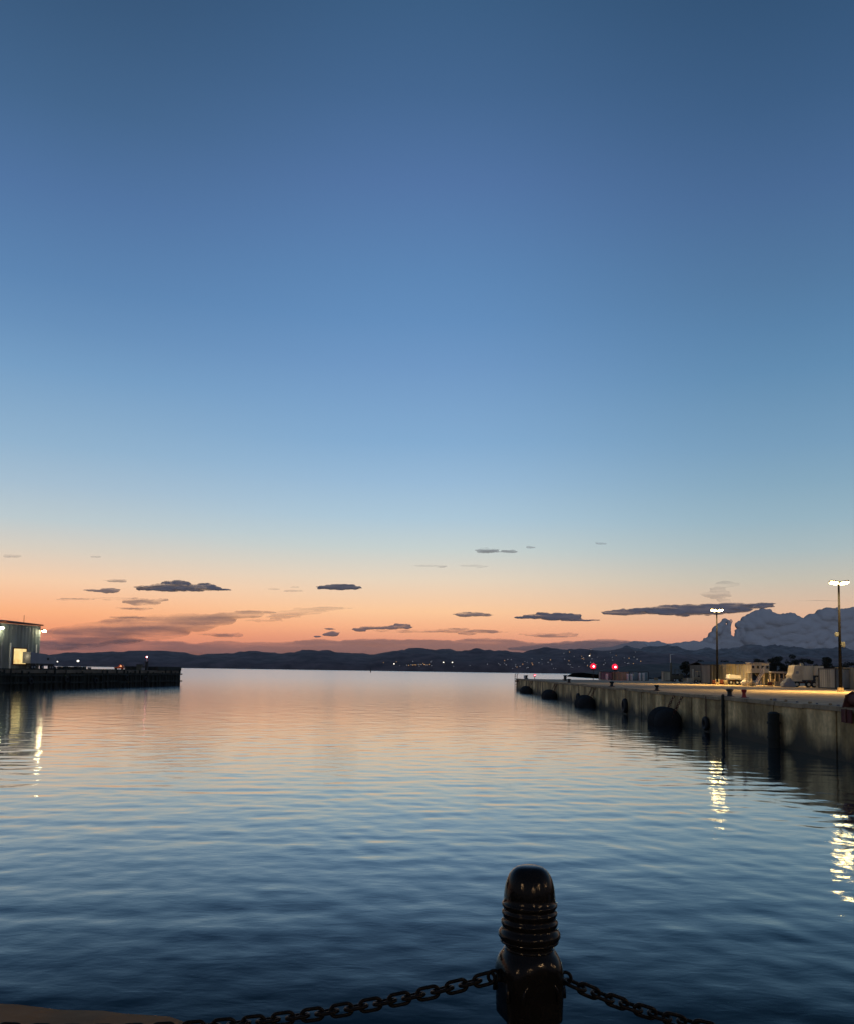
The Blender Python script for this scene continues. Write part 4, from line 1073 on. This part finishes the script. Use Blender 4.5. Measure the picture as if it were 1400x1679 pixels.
def left_beacon():
    Y = 215; p = at(241, 1077.5, Y); b = LD
    o = thing('harbour_beacon', 'dark harbour beacon with a red lamp near the left pier head', 'beacon', (p.x, Y, b))
    h = p.z-b
    MB().cyl((0,0,0), (0,0,h*.62), .42, .36, 12).build('tower', M['dark_steel'], o, True)
    MB().cyl((0,0,h*.62), (0,0,h-.15), .13, None, 10).build('mast', M['galv'], o, True)
    MB().sph((0,0,h), .2, 12).build('lamp', M['red_core'], o, True)
    MB().cyl((0,0,h*.62), (0,0,h*.66), .55, None, 12).build('gallery', M['rust'], o)
    point((0,-.3,h+.1), (1,.1,.08), 30, .1, 'lamp_light', o)
left_beacon()
def clutter(px, Y, w, h, m, lb, cat='equipment', name='deck_box', base=LD):
    p = at(px, hor(px), Y)
    o = thing(name, lb, cat, (p.x, Y, base))
    MB().box((0,0,h/2), (w,w*.8,h), bev=.06).build('body', M[m], o)
    MB().box((0,0,h+.04), (w*1.08,w*.88,.08)).build('lid', M['dark_steel'], o)
clutter(229.5, 214, 1.4, 1.4, 'olive', 'dark square hut left of the harbour beacon', 'hut', 'hut')
clutter(235, 213, .7, .7, 'grey', 'small grey box between hut and harbour beacon', 'box')
clutter(147, 196, .7, .5, 'grey', 'small grey box on the left pier deck', 'box')
def small_boat_gear():
    p = at(197, hor(197), 205)
    o = thing('work_cart', 'small orange red work cart glowing on the left pier deck', 'cart', (p.x, 205, LD))
    MB().prism([(-1.3,-.5,.35),(1.1,-.5,.35),(.7,-.5,1.25),(.1,-.5,1.35),(-.3,-.5,.8),(-1.2,-.5,.65)], (0,1.0,0)).build('body', M['orange'], o)
    MB().prism([(.15,-.53,.8),(.62,-.53,.8),(.5,-.53,1.15),(.2,-.53,1.15)], (0,.04,0)).build('window', M['win_warm'], o)
    for x in (-.8,.7): MB().cyl((x,-.55,.25), (x,-.35,.25), .25, None, 14).build('wheel', M['rubber'], o, True)
    point((0,-1.4,1.6), (1,.25,.15), 18, .2, 'lamp_light', o)
small_boat_gear()
# lamps on the far docks at left
for px, py, r, lb in ((94,1085,.8,'smaller white lamp on the far dock right of the trailer'),(128,1084,1.25,'brighter white lamp on the far dock')):
    Y = 900; p = at(px, py, Y)
    o = thing('dock_lamp', lb, 'lamp', (p.x, Y, 0), 0, 'lamps on the far dock')
    MB().cyl((0,0,0), (0,0,p.z-r*.6), .2, .15, 8).build('pole', M['dark_steel'], o)
    MB().sph((0,0,p.z), r, 12, (1,1,.8)).build('lens', M['win_white'], o, True)
mb = MB(); rr = random.Random(8)
for k in range(26):
    x = at(88+k*2.0, 1090, 905).x; mb.box((x, 905+rr.uniform(-4,4), 1.2), (1.6, 6, 3.0+rr.uniform(0,2.2)))
mb.box((at(110,1090,905).x, 906, .4), (50,14,1.6))
tag(mb.build('jetty', M['timber']), 'low dark jetty under the two far white lamps', 'jetty')

# ------------------------------------------------------------------ promenade where the camera stands
ED = lambda x: 3.66 - .15*(x-.37)
def quay():
    mb = MB()
    pts = [(-45, ED(-45)), (45, ED(45)), (45,-30), (-45,-30)]
    mb.prism([(x, y, DECK) for x, y in pts], (0,0,-6))
    o = mb.build('promenade', M['conc_quay']); tag(o, kind='structure')
quay()
def ledge():
    n = 46; rg = []; r = random.Random(3)
    def onz(px, py, z): d = ray(px, py); t = (z-CZ)/d.z; return d.x*t, d.y*t
    (xA, yA), (xB, yB) = onz(0, 1641, DECK+.045), onz(300, 1663.5, DECK+.045)
    xe = onz(318, 1665, DECK+.045)[0]
    for i in range(n):
        u = i/(n-1); x = -6.5 + u*(6.5+xe)
        y = yA + (yB-yA)*(x-xA)/(xB-xA)
        e = noise.noise(Vector((x*3, 1, 0)))*.02 + noise.noise(Vector((x*11, 4, 0)))*.008
        top = DECK + .045 + noise.noise(Vector((x*4, 7, 0)))*.012
        if u > .985: top -= .02
        k = 1 - max(0, (u-.985)/.015)*.15
        y0 = ED(x)-.35
        rg.append([(x, y0, DECK-.3), (x, y0, top), (x, y0+.2, top+.006), (x, (y0+y)/2, top), (x, y-.05+e, top+.002), (x, y+e*1.0, top-.03), (x, y+e, DECK-.3)])
    o = MB().rings(rg).build('stone_ledge', M['ledge'], None, False)
    tag(o, 'rough brown concrete ledge at the bottom left corner', 'ledge')
def ledge_mat():
    m = concrete('rough_brown_ledge', (.15,.085,.03)); return m
M['ledge'] = ledge_mat()
ledge()
for x, y, s, m, lb in ((-1.98, 4.05, .022, 'grey', 'grey pebble on the ledge at the left'),):
    o = MB().sph((0,0,0), s, 10, (1.3,.9,.6)).build('stone', M[m], None, False); o.location = (x, y, DECK+.055)
    tag(o, lb, 'stone')

# --- chain bollard
BX, BY = at(867.5, 1500, 3.1).x, 3.1
PXM = 3.1/F                     # metres per photo pixel at the bollard
def bollard_mesh(root):
    def zy(y): return at(867, y, 3.1).z
    Z0 = zy(1420)
    zoom = lambda yz: zy(1380+yz/5.6)
    hw = lambda w: w/5.6*PXM
    head = [(222,4),(223,40),(228,85),(240,120),(262,152),(300,182),(350,204),(420,222),(500,230),(548,232),(556,240),(568,248),(584,248),(596,240),(606,233),(620,233),(632,243),(646,249),(660,247),(672,238),(690,235),(706,238),(720,250),(736,256),(752,252),(764,243),(782,243),
            (800,254),(822,272),(844,279),(862,277),(880,266),(895,258),(905,262),(915,258),(925,235),(940,218),(962,213),(975,218)]
    ns = 48
    rg = [[(hw(w)*math.cos(a), hw(w)*math.sin(a), zoom(y)-DECK) for a in [2*math.pi*k/ns for k in range(ns)]] for y, w in head]
    MB().rings(rg).build('head', M['black_iron'], root, True)
    # lower block: round shoulder turning into a rounded square, ribs arch over each face
    low = [(976,218,2),(985,228,2),(1000,236,2),(1020,250,2.05),(1050,266,2.2),(1090,281,2.5),(1140,290,3),(1200,296,3.6),(1290,298,4.5),(1400,297,5),(1520,293,5),(1590,290,5),(1602,284,5),(1606,270,5)]
    rot = R(16)
    def sup(w, e):
        out = []
        for k in range(64):
            a = 2*math.pi*k/64; cx, sy = math.cos(a), math.sin(a)
            q = (abs(cx)**e+abs(sy)**e)**(-1/e)
            # keep overall seen width: square half-side a bit smaller than seen half-width
            f = 1-.13*min(1, (e-2)/3)
            out.append((hw(w)*f*q*cx*1.0, hw(w)*f*q*sy))
        c_, s_ = math.cos(rot), math.sin(rot)
        return [(x*c_-y*s_, x*s_+y*c_) for x, y in out]
    rg = [[(x, y, zoom(yz)-DECK) for x, y in sup(w, e)] for yz, w, e in low]
    MB().rings(rg).build('block', M['black_iron'], root, True)
    # raised arches on the four faces
    for q in range(4):
        mb = MB(); an = rot + q*math.pi/2 - math.pi/2
        n_ = Vector((math.cos(an), math.sin(an), 0)); t_ = Vector((-math.sin(an), math.cos(an), 0))
        r0 = hw(296)*.87+.003; pts = []
        zc = zoom(1400)-DECK
        for k in range(19):
            b = math.pi*k/18
            zz = zc + math.sin(b)*(hw(215)*1.0); ww = hw(170)*math.cos(b)
            inset = max(0, (zz-zc)/hw(215))**3*.012
            pts.append(n_*(r0-inset) + t_*ww + Vector((0,0,zz)))
        
        for a, b in zip(pts, pts[1:]): mb.cyl(a, b, .0065, None, 8)
        mb.build('arch_rib', M['black_iron'], root, True)
    # fluted shaft down to the quay
    zt = zoom(1606)-DECK-.0
    sh = [(zt+.012, hw(190)),(zt-.02, hw(192)),(zt-.2, hw(205)),(.16, hw(222)),(.12, hw(285)),(.07, hw(330)),(.0, hw(345))]
    rg = []
    for z, w in sh:
        rg.append([(w*(1+.03*math.cos(a*12))*math.cos(a), w*(1+.03*math.cos(a*12))*math.sin(a), z) for a in [2*math.pi*k/96 for k in range(96)]])
    MB().rings(rg).build('shaft', M['black_iron'], root, True)
ZA = at(812, 1600, 3.1).z           # chain eye height
bol = thing('chain_bollard', 'glossy black ringed bollard with domed top holding the chains', 'bollard', (BX, BY, DECK))
bollard_mesh(bol)
def eyes(root, dirs):
    for d in dirs:
        mb = MB(); a = math.atan2(d[1], d[0])
        mt = Matrix.Rotation(a, 4, 'Z') @ Matrix.Rotation(math.pi/2, 4, 'X')
        mb.torus((d[0]*.126, d[1]*.126, ZA-DECK), .020, .0062, mt, 20, 8)
        mb.build('chain_eye', M['chain_iron'], root, True)
# chains: fit the drop to the photograph inside a vertical plane through the bollard
def fit(pts, k, sgn):
    T, Zs = [], []
    n = Vector((-k*sgn, 1, 0)) if False else None
    for px, py in pts:
        d = ray(px, py)      # intersect with plane y = BY + k*(x-BX)
        t = (BY - k*BX)/(d.y - k*d.x); p = Vector((0,0,CZ)) + d*t
        T.append(abs(p.x-BX)); Zs.append(p.z)
    a = np.polyfit(T, Zs, 2); return a
KL, KR = .08, -.13
left_pts = [(808,1603),(776,1611),(734,1621.5),(687.5,1631.5),(641,1641.5),(594,1651),(547.5,1659.5),(502,1666.5),(457,1671.5),(412,1677)]
right_pts = [(922,1606),(930,1612),(956,1622),(985.7,1633.9),(1012,1643),(1037,1653),(1062,1661),(1086,1668.5),(1110,1675),(1140,1681)]
def chain(pts, k, sgn, label):
    a = fit(pts, k, sgn)
    x = .135; P = []
    xv = -a[1]/(2*a[0]) if a[0] > 0 else 1.5
    xe = min(max(2*xv-.135, 2.2), 3.6)
    # walk along the curve at the link pitch
    pitch = .0505
    def pt(t): 
        tt = t if t <= xv else t
        return Vector((BX+sgn*t, BY+k*sgn*t, np.polyval(a, t)))
    t = x; links = []; p = pt(t)
    while t < xe and len(links) < 90:
        dt = pitch/ (pt(t+.01)-pt(t)).length*.01; q = pt(t+dt); links.append(((p+q)/2, (q-p).normalized())); p = q; t += dt
    o = thing('chain', label, 'chain', (BX+sgn*x, BY+k*sgn*x, pt(x).z), 0, 'chains slung from the bollard')
    loc = o.location.copy()
    me = None
    for i, (c, d) in enumerate(links):
        if me is None:
            mb = MB(); r = .0066; hl, hr = .0185, .0185; path = []
            for j in range(12): b = -math.pi/2+math.pi*j/11; path.append((hl+hr*math.cos(b), hr*math.sin(b)))
            for j in range(12): b = math.pi/2+math.pi*j/11; path.append((-hl+hr*math.cos(b), hr*math.sin(b)))
            rg = []
            for j, (X, Y) in enumerate(path):
                X0, Y0 = path[j-1]; X1, Y1 = path[(j+1) % len(path)]
                tn = Vector((X1-X0, Y1-Y0, 0)).normalized(); nn = Vector((tn.y, -tn.x, 0))
                rg.append([Vector((X, Y, 0)) + nn*r*math.cos(v) + Vector((0,0,r*math.sin(v))) for v in [2*math.pi*w/10 for w in range(10)]])
            rg.append(rg[0]); mb.rings(rg, False); lo = mb.build('link', M['chain_iron'], o, True); me = lo.data
        else:
            lo = bpy.data.objects.new('link', me); COL.objects.link(lo); lo.parent = o
        q = d.to_track_quat('X', 'Z').to_matrix().to_4x4()
        lo.matrix_local = Matrix.Translation(c-loc) @ q @ Matrix.Rotation(math.pi/2*(i % 2) + R(90 if sgn < 0 else 8) + (R(8) if sgn < 0 else 0), 4, 'X')
        lo.scale = (1.02,1,1)
    return pt(xe)
eyes(bol, [Vector((-1, -KL, 0)).normalized(), Vector((1, KR, 0)).normalized()])
eL = chain(left_pts, KL, -1, 'black chain sagging from the bollard towards the left')
eR = chain(right_pts, KR, 1, 'black chain sagging from the bollard towards the right')
for e, s, lb in ((eL, -1, 'next black chain bollard further left on the quay'), (eR, 1, 'next black chain bollard further right on the quay')):
    dup(bol, (e.x+s*.13, e.y+(KL if s < 0 else KR)*s*.13, DECK), None, lb)

# promenade lamps behind the viewer (their glints show on the bollard)
def street_lamp(x, y, h, label, p):
    o = thing('street_lamp', label, 'street lamp', (x, y, DECK), 0, 'street lamps along the promenade')
    MB().cyl((0,0,0), (0,0,h), .07, .05, 12).build('pole', M['dark_steel'], o, True)
    MB().cyl((0,0,.001), (0,0,.6), .14, .09, 12).build('base', M['dark_steel'], o, True)
    MB().sph((0,0,h+.24), .17, 16).build('globe', M['warm_lamp'], o, True)
    MB().cyl((0,0,h+.44), (0,0,h+.55), .16, .05, 12).build('cap', M['dark_steel'], o, True)
    point((0,0,h+.24), (1,.6,.3), p, .22, 'lamp_light', o)
street_lamp(5.4, -2.9, 3.6, 'promenade lamp behind the viewer on the right', 5)
street_lamp(10.5, 1.2, 3.6, 'promenade lamp on the quay far right of the bollard', 5)
street_lamp(2.6, -7.5, 3.6, 'promenade lamp behind the viewer, farther back', 6)
street_lamp(-5.2, -3.0, 3.6, 'promenade lamp behind the viewer on the left', 4)
